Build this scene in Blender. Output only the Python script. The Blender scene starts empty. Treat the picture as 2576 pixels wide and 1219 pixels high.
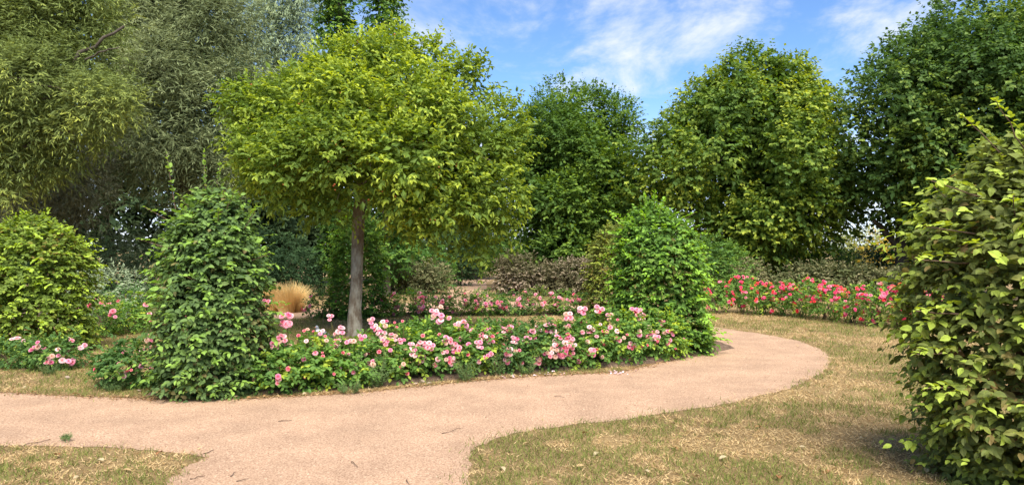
import bpy, math, random
import numpy as np
from mathutils import Matrix, Vector

sc = bpy.context.scene
COL = sc.collection
# ------------------------------------------------------------------ camera
CAMH, FPX, HOR = 1.6, 1910.0, 625.0          # eye height, focal length and horizon in 2576x1219 photo pixels
PITCH = math.atan((HOR - 609.5) / FPX)
cd = bpy.data.cameras.new('camera'); cam = bpy.data.objects.new('camera', cd); COL.objects.link(cam)
cd.sensor_width = 36.0; cd.lens = FPX / 2576 * 36; cd.clip_end = 1500; cd.clip_start = .05
cam.location = (0, 0, CAMH); cam.rotation_euler = (math.pi / 2 + PITCH, 0, 0)
sc.camera = cam
# ------------------------------------------------------------------ sky, clouds, sun, exposure
SUN_EL, SUN_AZ = math.radians(55), math.radians(167)     # azimuth clockwise from +Y: behind the viewer
w = bpy.data.worlds.new('World'); sc.world = w; w.use_nodes = True
nt = w.node_tree; nt.nodes.clear()
def nd(t, kind, **kw):
    n = t.nodes.new(kind)
    for k, v in kw.items():
        if k.startswith('i_'):
            n.inputs[int(k[2:]) if k[2:].isdigit() else k[2:].replace('_', ' ')].default_value = v
        else: setattr(n, k, v)
    return n
out = nd(nt, 'ShaderNodeOutputWorld')
sky = nd(nt, 'ShaderNodeTexSky', sky_type='NISHITA', sun_disc=False, sun_elevation=SUN_EL, sun_rotation=SUN_AZ,
         air_density=0.65, altitude=1500, dust_density=0.5, ozone_density=4.0)
bg = nd(nt, 'ShaderNodeBackground', i_1=0.12)
hs = nd(nt, 'ShaderNodeHueSaturation', i_Hue=.497, i_Saturation=1.05)
nt.links.new(sky.outputs[0], hs.inputs['Color']); nt.links.new(hs.outputs[0], bg.inputs[0])
bgc = nd(nt, 'ShaderNodeBackground', i_0=(.93, .96, 1.0, 1), i_1=0.46)
tc = nd(nt, 'ShaderNodeTexCoord'); sx = nd(nt, 'ShaderNodeSeparateXYZ'); nt.links.new(tc.outputs['Generated'], sx.inputs[0])
def M(t, op, a, b=None, clamp=False):
    n = t.nodes.new('ShaderNodeMath'); n.operation = op; n.use_clamp = clamp
    for i, x in enumerate((a, b)):
        if x is None: continue
        if isinstance(x, (int, float)): n.inputs[i].default_value = x
        else: t.links.new(x, n.inputs[i])
    return n.outputs[0]
zz = M(nt, 'ADD', M(nt, "MAXIMUM", sx.outputs[2], 0.0), 0.20)
cb = nd(nt, 'ShaderNodeCombineXYZ')
nt.links.new(M(nt, 'DIVIDE', sx.outputs[0], zz), cb.inputs[0]); nt.links.new(M(nt, 'DIVIDE', sx.outputs[1], zz), cb.inputs[1])
def cloud(scale, off, lo, hi, detail=7, dist=.6, rough=.55, sy=1.0):
    mp = nd(nt, 'ShaderNodeMapping'); mp.inputs['Location'].default_value = off; mp.inputs['Scale'].default_value = (1, sy, 1)
    nt.links.new(cb.outputs[0], mp.inputs[0])
    n = nd(nt, 'ShaderNodeTexNoise', i_Scale=scale, i_Detail=detail, i_Roughness=rough, i_Distortion=dist)
    nt.links.new(mp.outputs[0], n.inputs['Vector'])
    r = nd(nt, 'ShaderNodeMapRange', interpolation_type='SMOOTHSTEP'); r.inputs[1].default_value = lo; r.inputs[2].default_value = hi
    nt.links.new(n.outputs[0], r.inputs[0]); return r.outputs[0]
wisps = cloud(3.0, (2.2, 8.4, 0.0), .42, .74, detail=9, rough=.62, dist=.25, sy=.7)
mask = cloud(.62, (5.3, 2.2, 3.0), .36, .54, detail=3, dist=.3)
puffs = cloud(1.7, (4.2, 7.7, 1.0), .60, .76, detail=6, sy=1.4)
low = nd(nt, 'ShaderNodeMapRange', interpolation_type='SMOOTHSTEP'); low.inputs[1].default_value = .21; low.inputs[2].default_value = .02
nt.links.new(sx.outputs[2], low.inputs[0])
lowc = M(nt, 'MULTIPLY', low.outputs[0], M(nt, 'ADD', .72, M(nt, 'MULTIPLY', wisps, .28)))
cl = M(nt, 'MAXIMUM', M(nt, 'MAXIMUM', M(nt, 'MULTIPLY', wisps, M(nt, 'ADD', .22, M(nt, 'MULTIPLY', mask, .75))), M(nt, 'MULTIPLY', puffs, .8)), lowc, )
cl = M(nt, 'MINIMUM', cl, .96)
mx = nd(nt, 'ShaderNodeMixShader'); nt.links.new(cl, mx.inputs[0]); nt.links.new(bg.outputs[0], mx.inputs[1]); nt.links.new(bgc.outputs[0], mx.inputs[2])
nt.links.new(mx.outputs[0], out.inputs[0])

sl = bpy.data.lights.new('sun', 'SUN'); sl.energy = 3.6; sl.angle = math.radians(42); sl.color = (1, .955, .88)
so = bpy.data.objects.new('sun', sl); COL.objects.link(so)
sd = Vector((math.sin(SUN_AZ) * math.cos(SUN_EL), math.cos(SUN_AZ) * math.cos(SUN_EL), math.sin(SUN_EL)))
so.rotation_euler = (-sd).to_track_quat('-Z', 'Y').to_euler(); so.location = (0, -10, 30)
vs = sc.view_settings; vs.view_transform = 'Standard'; vs.look = 'None'; vs.gamma = 1; vs.use_curve_mapping = False
vs.exposure = 1.3
sc.render.engine = 'CYCLES'
cy = sc.cycles; cy.max_bounces = 8; cy.diffuse_bounces = 5; cy.glossy_bounces = 2; cy.transmission_bounces = 5; cy.use_denoising = True

# ------------------------------------------------------------------ small maths
UP = np.array([0., 0., 1.])
def nrm(a): return a / np.maximum(np.linalg.norm(a, axis=-1, keepdims=True), 1e-9)
def ray(u, v):
    d = np.array([(u - 1288) / FPX, 1.0, (609.5 - v) / FPX])
    c, s = math.cos(PITCH), math.sin(PITCH)
    return np.array([d[0], d[1] * c - d[2] * s, d[1] * s + d[2] * c])
def G(u, v, z=0.0):                       # photo pixel on the ground -> x, y
    d = ray(u, v); t = (z - CAMH) / d[2]; return np.array([d[0] * t, d[1] * t, z])
def AT(u, v, Y):                          # photo pixel on the upright plane at depth Y
    d = ray(u, v); t = Y / d[1]; return np.array([d[0] * t, Y, CAMH + d[2] * t])
def hash3(ix, iy, iz, seed):
    h = (ix.astype(np.int64) * 374761393 + iy.astype(np.int64) * 668265263 + iz.astype(np.int64) * 2147483647 + seed * 974634757) & 0xffffffff
    h = ((h ^ (h >> 13)) * 1274126177) & 0xffffffff
    h = (h ^ (h >> 16)) & 0xffffffff
    return h / 4294967295.0
def vnoise(p, seed=0):
    p = np.asarray(p, float); i = np.floor(p); f = p - i; f = f * f * (3 - 2 * f); r = 0
    for a in (0, 1):
        for b in (0, 1):
            for c in (0, 1):
                wt = (f[:, 0] if a else 1 - f[:, 0]) * (f[:, 1] if b else 1 - f[:, 1]) * (f[:, 2] if c else 1 - f[:, 2])
                r = r + wt * hash3(i[:, 0] + a, i[:, 1] + b, i[:, 2] + c, seed)
    return r
def fbm(p, seed=0, o=3):
    p = np.asarray(p, float); r = 0; a = .5; t = 0
    for k in range(o): r = r + a * vnoise(p * 2 ** k, seed + k); t += a; a *= .5
    return r / t
def inpoly(x, y, poly):
    r = np.zeros(len(x), bool); n = len(poly)
    for i in range(n):
        x0, y0 = poly[i][:2]; x1, y1 = poly[(i + 1) % n][:2]
        c = ((y0 > y) != (y1 > y)); 
        with np.errstate(divide='ignore', invalid='ignore'):
            r ^= c & (x < (x1 - x0) * (y - y0) / (y1 - y0 + 1e-12) + x0)
    return r
def smooth_loop(pts, closed=True, n=8):
    P = np.asarray(pts, float); m = len(P); out_ = []
    for i in range(m if closed else m - 1):
        p0, p1, p2, p3 = (P[(i - 1) % m], P[i], P[(i + 1) % m], P[(i + 2) % m]) if closed else (P[max(i - 1, 0)], P[i], P[i + 1], P[min(i + 2, m - 1)])
        for k in range(n):
            t = k / n; out_.append(.5 * (2 * p1 + (p2 - p0) * t + (2 * p0 - 5 * p1 + 4 * p2 - p3) * t * t + (3 * p1 - p0 - 3 * p2 + p3) * t ** 3))
    if not closed: out_.append(P[-1])
    return np.array(out_)

# ------------------------------------------------------------------ objects
def mesh_np(name, V, F, mats, col=None, midx=None, smooth=False):
    me = bpy.data.meshes.new(name); V = np.ascontiguousarray(V, np.float32); F = np.ascontiguousarray(F, np.int32)
    nf, k = F.shape
    me.vertices.add(len(V)); me.vertices.foreach_set('co', V.ravel())
    me.loops.add(nf * k); me.loops.foreach_set('vertex_index', F.ravel())
    me.polygons.add(nf); me.polygons.foreach_set('loop_start', np.arange(0, nf * k, k, dtype=np.int32))
    if midx is not None: me.polygons.foreach_set('material_index', np.ascontiguousarray(midx, np.int32))
    me.polygons.foreach_set('use_smooth', np.full(nf, smooth, bool))
    for m in (mats if isinstance(mats, (list, tuple)) else [mats]): me.materials.append(m)
    if col is not None:
        at = me.attributes.new('col', 'FLOAT_COLOR', 'FACE')
        at.data.foreach_set('color', np.ascontiguousarray(np.concatenate([col, np.ones((len(col), 1))], 1), np.float32).ravel())
    me.update(calc_edges=True)
    return me
def link(name, me, parent=None, loc=None, kind=None):
    o = bpy.data.objects.new(name, me); COL.objects.link(o)
    if parent is not None: o.parent = parent
    if loc is not None: o.location = loc
    if kind: o['kind'] = kind
    return o
def thing(name, label, cat, loc=(0, 0, 0), group=None):
    o = bpy.data.objects.new(name, None); COL.objects.link(o); o.location = loc; o.empty_display_size = .2
    return tag(o, label, cat, group)
def tag(o, label, cat, group=None, kind=None):
    o['label'] = label; o['category'] = cat
    if group: o['group'] = group
    if kind: o['kind'] = kind
    return o

# ------------------------------------------------------------------ materials
def mat(name):
    m = bpy.data.materials.new(name); m.use_nodes = True; t = m.node_tree; t.nodes.clear()
    o = nd(t, 'ShaderNodeOutputMaterial'); return m, t, o
def leaf_mat(name, trans=.34, rough=.58, spec=.2):
    m, t, o = mat(name)
    a = nd(t, 'ShaderNodeAttribute', attribute_name='col')
    nz = nd(t, 'ShaderNodeTexNoise', i_Scale=60.0, i_Detail=2.0)
    mr = nd(t, 'ShaderNodeMapRange'); mr.inputs[3].default_value = .78; mr.inputs[4].default_value = 1.22
    t.links.new(nz.outputs[0], mr.inputs[0])
    mu = nd(t, 'ShaderNodeMix', data_type='RGBA', blend_type='MULTIPLY'); mu.inputs[0].default_value = 1
    t.links.new(a.outputs['Color'], mu.inputs[6]); t.links.new(mr.outputs[0], mu.inputs[7])
    p = nd(t, 'ShaderNodeBsdfPrincipled', i_Roughness=rough); p.inputs['Specular IOR Level'].default_value = spec
    t.links.new(mu.outputs[2], p.inputs['Base Color'])
    tr = nd(t, 'ShaderNodeBsdfTranslucent')
    hv = nd(t, 'ShaderNodeHueSaturation', i_Hue=.485, i_Saturation=1.15, i_Value=1.5); t.links.new(mu.outputs[2], hv.inputs['Color']); t.links.new(hv.outputs[0], tr.inputs[0])
    ms = nd(t, 'ShaderNodeMixShader', i_0=trans); t.links.new(p.outputs[0], ms.inputs[1]); t.links.new(tr.outputs[0], ms.inputs[2])
    t.links.new(ms.outputs[0], o.inputs[0]); return m
def ramp_mat(name, scale, stops, rough=.9, bump=.3, bscale=None, detail=8, obj=True, second=None, bdist=.02, stretch=(1, 1, 1)):
    m, t, o = mat(name)
    tcx = nd(t, 'ShaderNodeTexCoord'); mp = nd(t, 'ShaderNodeMapping'); mp.inputs['Scale'].default_value = stretch
    t.links.new(tcx.outputs['Object'], mp.inputs[0])
    n = nd(t, 'ShaderNodeTexNoise', i_Scale=scale, i_Detail=detail, i_Roughness=.65); t.links.new(mp.outputs[0], n.inputs['Vector'])
    r = nd(t, 'ShaderNodeValToRGB')
    e = r.color_ramp.elements
    while len(e) < len(stops): e.new(.5)
    for k, (p_, c_) in enumerate(stops): e[k].position = p_; e[k].color = (*c_, 1)
    t.links.new(n.outputs[0], r.inputs[0]); c = r.outputs[0]
    if second:
        s2, lo, hi, amt0, amt1 = second
        n2 = nd(t, 'ShaderNodeTexNoise', i_Scale=s2, i_Detail=3.0); t.links.new(mp.outputs[0], n2.inputs['Vector'])
        mr = nd(t, 'ShaderNodeMapRange'); mr.inputs[1].default_value = lo; mr.inputs[2].default_value = hi; mr.inputs[3].default_value = amt0; mr.inputs[4].default_value = amt1
        t.links.new(n2.outputs[0], mr.inputs[0])
        mu = nd(t, 'ShaderNodeMix', data_type='RGBA', blend_type='MULTIPLY'); mu.inputs[0].default_value = 1
        t.links.new(c, mu.inputs[6]); t.links.new(mr.outputs[0], mu.inputs[7]); c = mu.outputs[2]
    p = nd(t, 'ShaderNodeBsdfPrincipled', i_Roughness=rough); p.inputs['Specular IOR Level'].default_value = .2
    t.links.new(c, p.inputs['Base Color'])
    if bump:
        nb = nd(t, 'ShaderNodeTexNoise', i_Scale=bscale or scale * 4, i_Detail=6.0, i_Roughness=.7); t.links.new(mp.outputs[0], nb.inputs['Vector'])
        b = nd(t, 'ShaderNodeBump', i_Strength=bump, i_Distance=bdist); t.links.new(nb.outputs[0], b.inputs['Height']); t.links.new(b.outputs[0], p.inputs['Normal'])
    t.links.new(p.outputs[0], o.inputs[0]); return m
LEAF = leaf_mat('leaf')
LEAF_DULL = leaf_mat('leaf_dull', trans=.22, rough=.65, spec=.15)
GRASSM = leaf_mat('grass_blade', trans=.18, rough=.7, spec=.15)
PETAL = leaf_mat('petal', trans=.28, rough=.6, spec=.15)
BARK = ramp_mat('bark', 9, [(.30, (.085, .060, .038)), (.44, (.18, .14, .095)), (.55, (.28, .25, .185)), (.72, (.40, .375, .295))], bump=.9, bscale=26, bdist=.03, stretch=(1, 1, .45))
BARK_GREY = ramp_mat('bark_grey', 7, [(.3, (.045, .034, .024)), (.6, (.10, .082, .062)), (.8, (.17, .145, .115))], bump=.8, bscale=20, bdist=.03, stretch=(1, 1, .3))
TWIG = ramp_mat('twig_wood', 12, [(.3, (.09, .055, .035)), (.7, (.20, .135, .09))], bump=.3)
CANE = ramp_mat('green_cane', 10, [(.3, (.09, .10, .03)), (.7, (.16, .15, .05))], bump=.2)
GRAVEL = ramp_mat('gravel', 75, [(.30, (.15, .086, .052)), (.42, (.32, .197, .122)), (.54, (.45, .288, .182)), (.66, (.63, .44, .30))], bump=.7, bscale=190, bdist=.008, second=(1.9, .34, .66, .86, 1.08))
LAWN = ramp_mat('dry_lawn', 38, [(.25, (.11, .075, .03)), (.45, (.25, .165, .07)), (.60, (.38, .26, .12)), (.80, (.48, .34, .17))], bump=.8, bscale=140, bdist=.02, second=(.9, .3, .7, .72, 1.1))
SOIL = ramp_mat('bed_soil', 16, [(.25, (.07, .045, .03)), (.5, (.17, .11, .072)), (.75, (.30, .205, .14))], bump=1.0, bscale=45, bdist=.04)
STONE = ramp_mat('stone', 14, [(.25, (.24, .17, .12)), (.55, (.42, .315, .235)), (.8, (.56, .45, .36))], bump=.5, bscale=40)

# ------------------------------------------------------------------ leaf shapes: along, across, up
T2 = (np.array([(0, 0, 0), (.45, .5, .15), (1, 0, -.12), (.45, -.5, .15)]), np.array([(0, 1, 2), (0, 2, 3)]))
T4 = (np.array([(0, 0, 0), (.33, .5, .15), (.72, .36, .08), (1, 0, -.16), (.72, -.36, .08), (.33, -.5, .15)]), np.array([(0, 1, 2), (0, 2, 3), (0, 3, 4), (0, 4, 5)]))
T1 = (np.array([(0, -.5, 0), (0, .5, 0), (1, 0, .1)]), np.array([(0, 1, 2)]))
TARCH = (np.array([(0, 0, 0), (.33, .5, .24), (.72, .36, .05), (1, 0, -.42), (.72, -.36, .05), (.33, -.5, .24)]), T4[1])
T8 = (np.array([(0, 0, 0), (.14, .34, .10), (.42, .5, .14), (.74, .34, .06), (1, 0, -.2), (.74, -.34, .06), (.42, -.5, .14), (.14, -.34, .10), (.5, 0, .03)]),
      np.array([(0, 1, 8), (1, 2, 8), (2, 3, 8), (3, 4, 8), (4, 5, 8), (5, 6, 8), (6, 7, 8), (7, 0, 8)]))
TMAPLE = (np.array([(.0, 0, 0), (.06, .50, .06), (.36, .24, .05), (.50, .60, 0), (.66, .2, .05), (1, 0, -.14), (.66, -.2, .05), (.50, -.60, 0), (.36, -.24, .05), (.06, -.50, .06)]),
          np.array([(0, 1, 2), (0, 3, 5), (0, 5, 7), (0, 8, 9)]))
TLANCE = (np.array([(0, 0, 0), (.3, .5, .1), (.68, .42, -.1), (1, 0, -.5), (.68, -.42, -.1), (.3, -.5, .1)]), T4[1])
def leaf_geo(P, D, N, L, W, tm):
    D = nrm(D); S = nrm(np.cross(N, D)); N2 = np.cross(D, S); tv, tf = tm
    V = P[:, None] + D[:, None] * (tv[None, :, 0:1] * L[:, None, None]) + S[:, None] * (tv[None, :, 1:2] * W[:, None, None]) + N2[:, None] * (tv[None, :, 2:3] * W[:, None, None])
    n, k = len(P), len(tv)
    F = tf[None] + (np.arange(n) * k)[:, None, None]
    return V.reshape(-1, 3), F.reshape(-1, 3)
def shoots(rng, O, Dr, Ls, k, droop=.15, ang=55, ldroop=.25, up=1.0, outw=.55, jit=.35):
    """k leaves on each shoot, set alternately; returns P, D, N, position along the shoot, shoot index"""
    n = len(O); Dr = nrm(Dr); t = (np.arange(k) + .6) / k
    tt = np.clip(t[None] + rng.normal(0, .05, (n, k)), 0, 1)[..., None]
    Ls = np.asarray(Ls)[:, None, None]
    P = O[:, None] + Dr[:, None] * Ls * tt - UP * droop * Ls * tt ** 2
    T = nrm(Dr[:, None] - UP * 2 * droop * tt + 0 * P)
    rv = UP + rng.normal(0, .35, (n, 1, 3))
    S = nrm(np.cross(T, rv + 0 * T)); sg = np.where(np.arange(k) % 2 == 0, 1., -1.)[None, :, None]
    a = np.radians(ang + rng.normal(0, 14, (n, k, 1))); a[:, -1] *= .2
    D = T * np.cos(a) + S * sg * np.sin(a) - UP * ldroop + rng.normal(0, .18, P.shape)
    out_ = nrm(Dr * [1, 1, .3])[:, None]
    N = UP * up + out_ * outw + rng.normal(0, jit, P.shape)
    return P.reshape(-1, 3), nrm(D).reshape(-1, 3), nrm(N).reshape(-1, 3), np.broadcast_to(tt[..., 0], (n, k)).reshape(-1), np.repeat(np.arange(n), k)
def mixc(a, b, f): return 1.0 * np.asarray(a)[None] * (1 - f[:, None]) + np.asarray(b)[None] * f[:, None]
def tube(pts, rad, sides=6, seed=0, rough=0.0):
    P = np.asarray(pts, float); R = np.asarray(rad, float); n = len(P)
    T = nrm(np.gradient(P, axis=0)); ref = np.array([1, .13, .07]) if abs(T[0, 2]) > .7 else UP
    A = nrm(np.cross(T, ref)); B = np.cross(T, A)
    th = np.linspace(0, 2 * math.pi, sides, endpoint=False)
    Rr = R[:, None] * np.ones(sides)
    if rough:
        q = np.stack([np.cos(th)[None] * 2 + 0 * Rr, np.sin(th)[None] * 2 + 0 * Rr, np.arange(n)[:, None] * .45 + 0 * Rr], -1).reshape(-1, 3)
        Rr = Rr * (1 + rough * (fbm(q, seed).reshape(n, sides) - .5) * 2)
    V = (P[:, None] + A[:, None] * (np.cos(th)[None, :, None] * Rr[..., None]) + B[:, None] * (np.sin(th)[None, :, None] * Rr[..., None])).reshape(-1, 3)
    V = np.vstack([V, P[-1:]]); F = []
    for i in range(n - 1):
        for j in range(sides):
            a, b = i * sides + j, i * sides + (j + 1) % sides
            F += [(a, b, b + sides), (a, b + sides, a + sides)]
    tip = n * sides
    for j in range(sides): F.append(((n - 1) * sides + j, (n - 1) * sides + (j + 1) % sides, tip))
    return V, np.array(F)
def join(parts):
    Vs, Fs, o = [], [], 0
    for V, F in parts: Vs.append(V); Fs.append(F + o); o += len(V)
    return np.vstack(Vs), np.vstack(Fs)
def bent(rng, a, b, n=7, sag=0.0, wob=.05):
    a, b = np.asarray(a, float), np.asarray(b, float); t = np.linspace(0, 1, n)[:, None]; L = np.linalg.norm(b - a)
    p = a * (1 - t) + b * t + UP * sag * L * (4 * t * (1 - t)); j = rng.normal(0, wob * L, (n, 3)); j[0] = 0; j[-1] = 0
    return p + j * np.sin(t * math.pi)
def part_tube(name, pts, rad, m, parent, sides=6, rough=0.0, seed=0):
    V, F = tube(pts, rad, sides, seed, rough); return link(name, mesh_np(name, V, F, m, smooth=True), parent)

def foliage(parent, name, P, D, N, L, W, C, tm, m=None, singles=0, piece='leaf', rng=None, score=None, kind='stuff'):
    """Joined foliage as one part; the `singles` leaves that show largest become leaf objects of their own."""
    m = m or LEAF; C = np.clip(C * 1.5, 0, .8)
    base = np.array(parent.location)
    if singles:
        sc_ = np.linalg.norm(P - [0, 0, CAMH], axis=1) if score is None else score
        pick = np.argsort(sc_)[:singles]; keep = np.ones(len(P), bool); keep[pick] = False
        cc = C[pick]; order = np.argsort(cc[:, 0] * 2 + cc[:, 1]); groups = np.array_split(order, 10)
        for g in groups:
            c = cc[g].mean(0)
            me = mesh_np(piece, tm[0], tm[1], m, col=np.repeat(c[None], len(tm[1]), 0))
            for i in pick[g]:
                d = nrm(D[i]); s = nrm(np.cross(N[i], d)); n2 = np.cross(d, s)
                o = link(piece, me, parent)
                mt = np.eye(4); mt[:3, 0] = d * L[i]; mt[:3, 1] = s * W[i]; mt[:3, 2] = n2 * W[i]; mt[:3, 3] = P[i] - base
                o.matrix_local = Matrix(mt.tolist())
        P, D, N, L, W, C = P[keep], D[keep], N[keep], L[keep], W[keep], C[keep]
    V, F = leaf_geo(P - base, D, N, L, W, tm)
    o = link(name, mesh_np(name, V, F, m, col=np.repeat(C, len(tm[1]), 0)), parent, kind=kind)
    return o
def crown_points(rng, lobes, n, inner=.2, reject=.6, back=.55, flat=1.0, ctr=None):
    """points and outward directions on the skin of a union of lobes (x, y, z, r)"""
    L = np.asarray(lobes, float); wt = L[:, 3] ** 2; wt /= wt.sum(); O, Dv = [], []; got = 0
    while got < n:
        m = n * 2; i = rng.choice(len(L), m, p=wt); d = nrm(rng.normal(0, 1, (m, 3)))
        f = np.where(rng.random(m) < inner, rng.uniform(.35, .85, m), rng.uniform(.84, 1.04, m))
        p = L[i, :3] + d * (L[i, 3] * f)[:, None] * [1, 1, flat]
        q = (p[:, None] - L[None, :, :3]) / L[None, :, 3:4]; q[..., 2] /= flat; q = np.linalg.norm(q, axis=2); q[np.arange(m), i] = 9
        ok = q.min(1) > reject
        ok &= (d[:, 1] < .25) | (rng.random(m) < back)
        ok &= p[:, 2] > .05
        O.append(p[ok]); Dv.append(d[ok]); got += ok.sum()
    return np.vstack(O)[:n], np.vstack(Dv)[:n]

ORD = ['first', 'second', 'third', 'fourth', 'fifth', 'sixth', 'seventh', 'eighth', 'ninth', 'tenth']
# ================================================================== GROUND
def sheet(name, poly, m, z, edge=.035, seed=0, mound=None):
    """flat sheet from a closed outline, triangulated, slightly ragged edge"""
    import bmesh
    P = smooth_loop(poly, True, 10); 
    nn = np.stack([P[:, 0] * 2.2, P[:, 1] * 2.2, 0 * P[:, 0]], 1)
    P = P[:, :2] + (np.stack([fbm(nn, seed), fbm(nn + 31.7, seed)], 1) - .5) * edge * 2 + (np.stack([vnoise(nn * 6, seed + 5), vnoise(nn * 6 + 9.1, seed + 5)], 1) - .5) * edge
    bm = bmesh.new(); vs_ = [bm.verts.new((x, y, z)) for x, y in P]
    es = [bm.edges.new((vs_[i], vs_[(i + 1) % len(vs_)])) for i in range(len(vs_))]
    bmesh.ops.triangle_fill(bm, edges=es, use_beauty=True, normal=(0, 0, 1))
    for f in bm.faces:
        if f.normal.z < 0: f.normal_flip()
    me = bpy.data.meshes.new(name); bm.to_mesh(me); bm.free(); me.materials.append(m)
    o = link(name, me); o['kind'] = 'structure'; return o, P
g_ = 500.0
gnd = link('ground', mesh_np('ground', np.array([(-g_, -60, 0), (g_, -60, 0), (g_, g_, 0), (-g_, g_, 0)]), np.array([(0, 1, 2, 3)]), LAWN)); gnd['kind'] = 'structure'
px = lambda pts: [G(u, v)[:2] for u, v in pts]
PATH = px([(1160, 1420), (1166, 1290), (1172, 1219), (1178, 1165), (1200, 1122), (1270, 1092), (1400, 1073), (1560, 1055), (1720, 1032), (1880, 1003), (1990, 974), (2058, 942), (2086, 910),
           (2072, 883), (2010, 858), (1920, 840), (1840, 829), (1740, 812), (1600, 786), (1450, 768), (1320, 760), (1240, 752), (1226, 735), (1224, 712), (1240, 702), (1240, 699), (1130, 699),
           (1140, 706), (1128, 728), (1108, 745), (1040, 760), (920, 770), (800, 777), (690, 779), (560, 785), (400, 785), (200, 785), (-150, 795), (-500, 880), (-600, 985), (-500, 1110), (-200, 1118), (0, 1119), (160, 1122), (300, 1127), (430, 1133), (498, 1144),
           (508, 1156), (470, 1174), (442, 1196), (426, 1219), (415, 1290), (410, 1420)])
path_o, PATHP = sheet('path', PATH, GRAVEL, .004, edge=.05, seed=3)
ISLAND = px([(-480, 975), (-150, 978), (0, 987), (150, 995), (300, 1001), (420, 1005), (620, 1003), (760, 996), (900, 988), (1050, 973), (1200, 958), (1330, 949), (1450, 941), (1560, 936), (1640, 917), (1710, 901), (1780, 884), (1806, 862),
             (1780, 836), (1690, 815), (1560, 800), (1450, 794), (1200, 796), (1000, 799), (820, 801), (690, 803), (560, 812), (400, 808), (200, 806), (-100, 812), (-400, 880)])
isl_o, ISLP = sheet('lawn_island', ISLAND, LAWN, .008, edge=.04, seed=8)

# soil of the front flower bed, a low lumpy mound
def ridge(name, pts, wid, h, m, seed, z0=.0):
    C = smooth_loop([G(u, v)[:2] for u, v in pts], False, 14); n = len(C); T = nrm(np.gradient(C, axis=0)); Nn = np.stack([-T[:, 1], T[:, 0]], 1)
    k = 15; s = np.linspace(-1, 1, k); V = np.zeros((n, k, 3))
    V[..., :2] = C[:, None] + Nn[:, None] * (s[None, :, None] * wid / 2)
    q = V.reshape(-1, 3) * [5, 5, 1]
    V[..., 2] = z0 + h * (np.clip(1 - s[None] ** 2, 0, 1) ** .6) * (.45 + 1.1 * fbm(q, seed).reshape(n, k)) - .004
    V[:, 0, 2] = V[:, -1, 2] = -.01; V[0, :, 2] = V[-1, :, 2] = -.01
    idx = np.arange(n * k).reshape(n, k)
    F = np.stack([idx[:-1, :-1], idx[:-1, 1:], idx[1:, 1:], idx[1:, :-1]], -1).reshape(-1, 4)[:, ::-1]
    o = link(name, mesh_np(name, V.reshape(-1, 3), F, m, smooth=True)); o['kind'] = 'structure'; return o
ridge('flower_bed_front', [(450, 972), (530, 976), (620, 975), (760, 966), (900, 957), (1050, 944), (1200, 930), (1330, 920), (1450, 913), (1560, 905), (1680, 885), (1770, 868)], 1.15, .085, SOIL, 11, .012)
ridge('flower_bed_back', [(790, 797), (1000, 794), (1200, 791), (1480, 788)], .8, .06, SOIL, 12, .012)

# ------------------------------------------------------------------ grass: short straw-dry blades with green patches
def grass(name, label, polys, holes, bbox, dens, seed, lens=(.024, .06), green=.37):
    rng = np.random.default_rng(seed); x0, x1, y0, y1 = bbox
    n = int((x1 - x0) * (y1 - y0) * dens(y0 if y0 > 3 else 3)); x = rng.uniform(x0, x1, n); y = rng.uniform(y0, y1, n)
    keep = rng.random(n) < np.array([1.0]) * (dens(y) / dens(y0 if y0 > 3 else 3)); x, y = x[keep], y[keep]
    ok = np.zeros(len(x), bool)
    js = np.where(rng.random(len(x)) < .25, .13, .04); jx, jy = x + rng.normal(0, 1, len(x)) * js, y + rng.normal(0, 1, len(x)) * js
    for p in polys: ok |= inpoly(jx, jy, p)
    for p in holes: ok &= ~inpoly(jx, jy, p)
    ok &= np.abs(x) < y * .70 + .3
    x, y = x[ok], y[ok]; q = np.stack([x, y, 0 * x], 1)
    gp = fbm(q * .9 + 3.3, 21, 4) * .55 + fbm(q * 5, 22, 3) * .45
    isg = rng.random(len(x)) < np.clip((gp - (1 - green) * .72) * 9, .03, .95)
    thin = (fbm(q * 2.3 + 40, 23) > .40) | (rng.random(len(x)) < .5) | isg
    x, y, isg, gp = x[thin], y[thin], isg[thin], gp[thin]; n = len(x)
    az = rng.uniform(0, 2 * math.pi, n); el = np.where(isg, rng.uniform(.5, 1.3, n), rng.uniform(.02, .75, n))
    D = np.stack([np.cos(az) * np.cos(el), np.sin(az) * np.cos(el), np.sin(el)], 1)
    N = nrm(UP + rng.normal(0, .5, (n, 3)))
    sc_ = 1 + np.clip(y - 6, 0, 30) * .06
    L = rng.uniform(*lens, n) * sc_ * np.where(isg, 1.05, 1.0); W = rng.uniform(.003, .0055, n) * sc_
    r = rng.random(n)
    dry = mixc((.35, .225, .09), (.66, .49, .25), r); grn = mixc((.09, .12, .024), (.25, .255, .065), r)
    C = np.where(isg[:, None], grn, dry)
    P = np.stack([x, y, np.full(n, .008)], 1)
    V, F = leaf_geo(P, D, N, L, W * 1.25, T1)
    o = link(name, mesh_np(name, V, F, GRASSM, col=C)); tag(o, label, 'grass', kind='stuff'); print(name, n); return o
ISL_R = ISLP; PATH_R = PATHP
far_box = [(-60, 2), (60, 2), (60, 60), (-60, 60)]
right_box = [(-.6, 2.5), (20, 2.5), (20, 30), (-.6, 30)]
dn = lambda y: 3400 * np.minimum(1, (5.5 / np.asarray(y)) ** 1.7)
grass('dry_grass', 'straw dry lawn grass with green patches on the outer side of the path', [[(-.75, 3.2), (14, 3.2), (14, 19), (2.5, 19), (2.5, 12), (-.75, 8)]], [PATH_R], (-.8, 13, 3.2, 19), dn, 31)
grass('dry_grass', 'dry lawn grass on the island around the crab apple trunk', [ISL_R], [], (-8, 3.3, 7.5, 18), dn, 32, green=.38)
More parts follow.
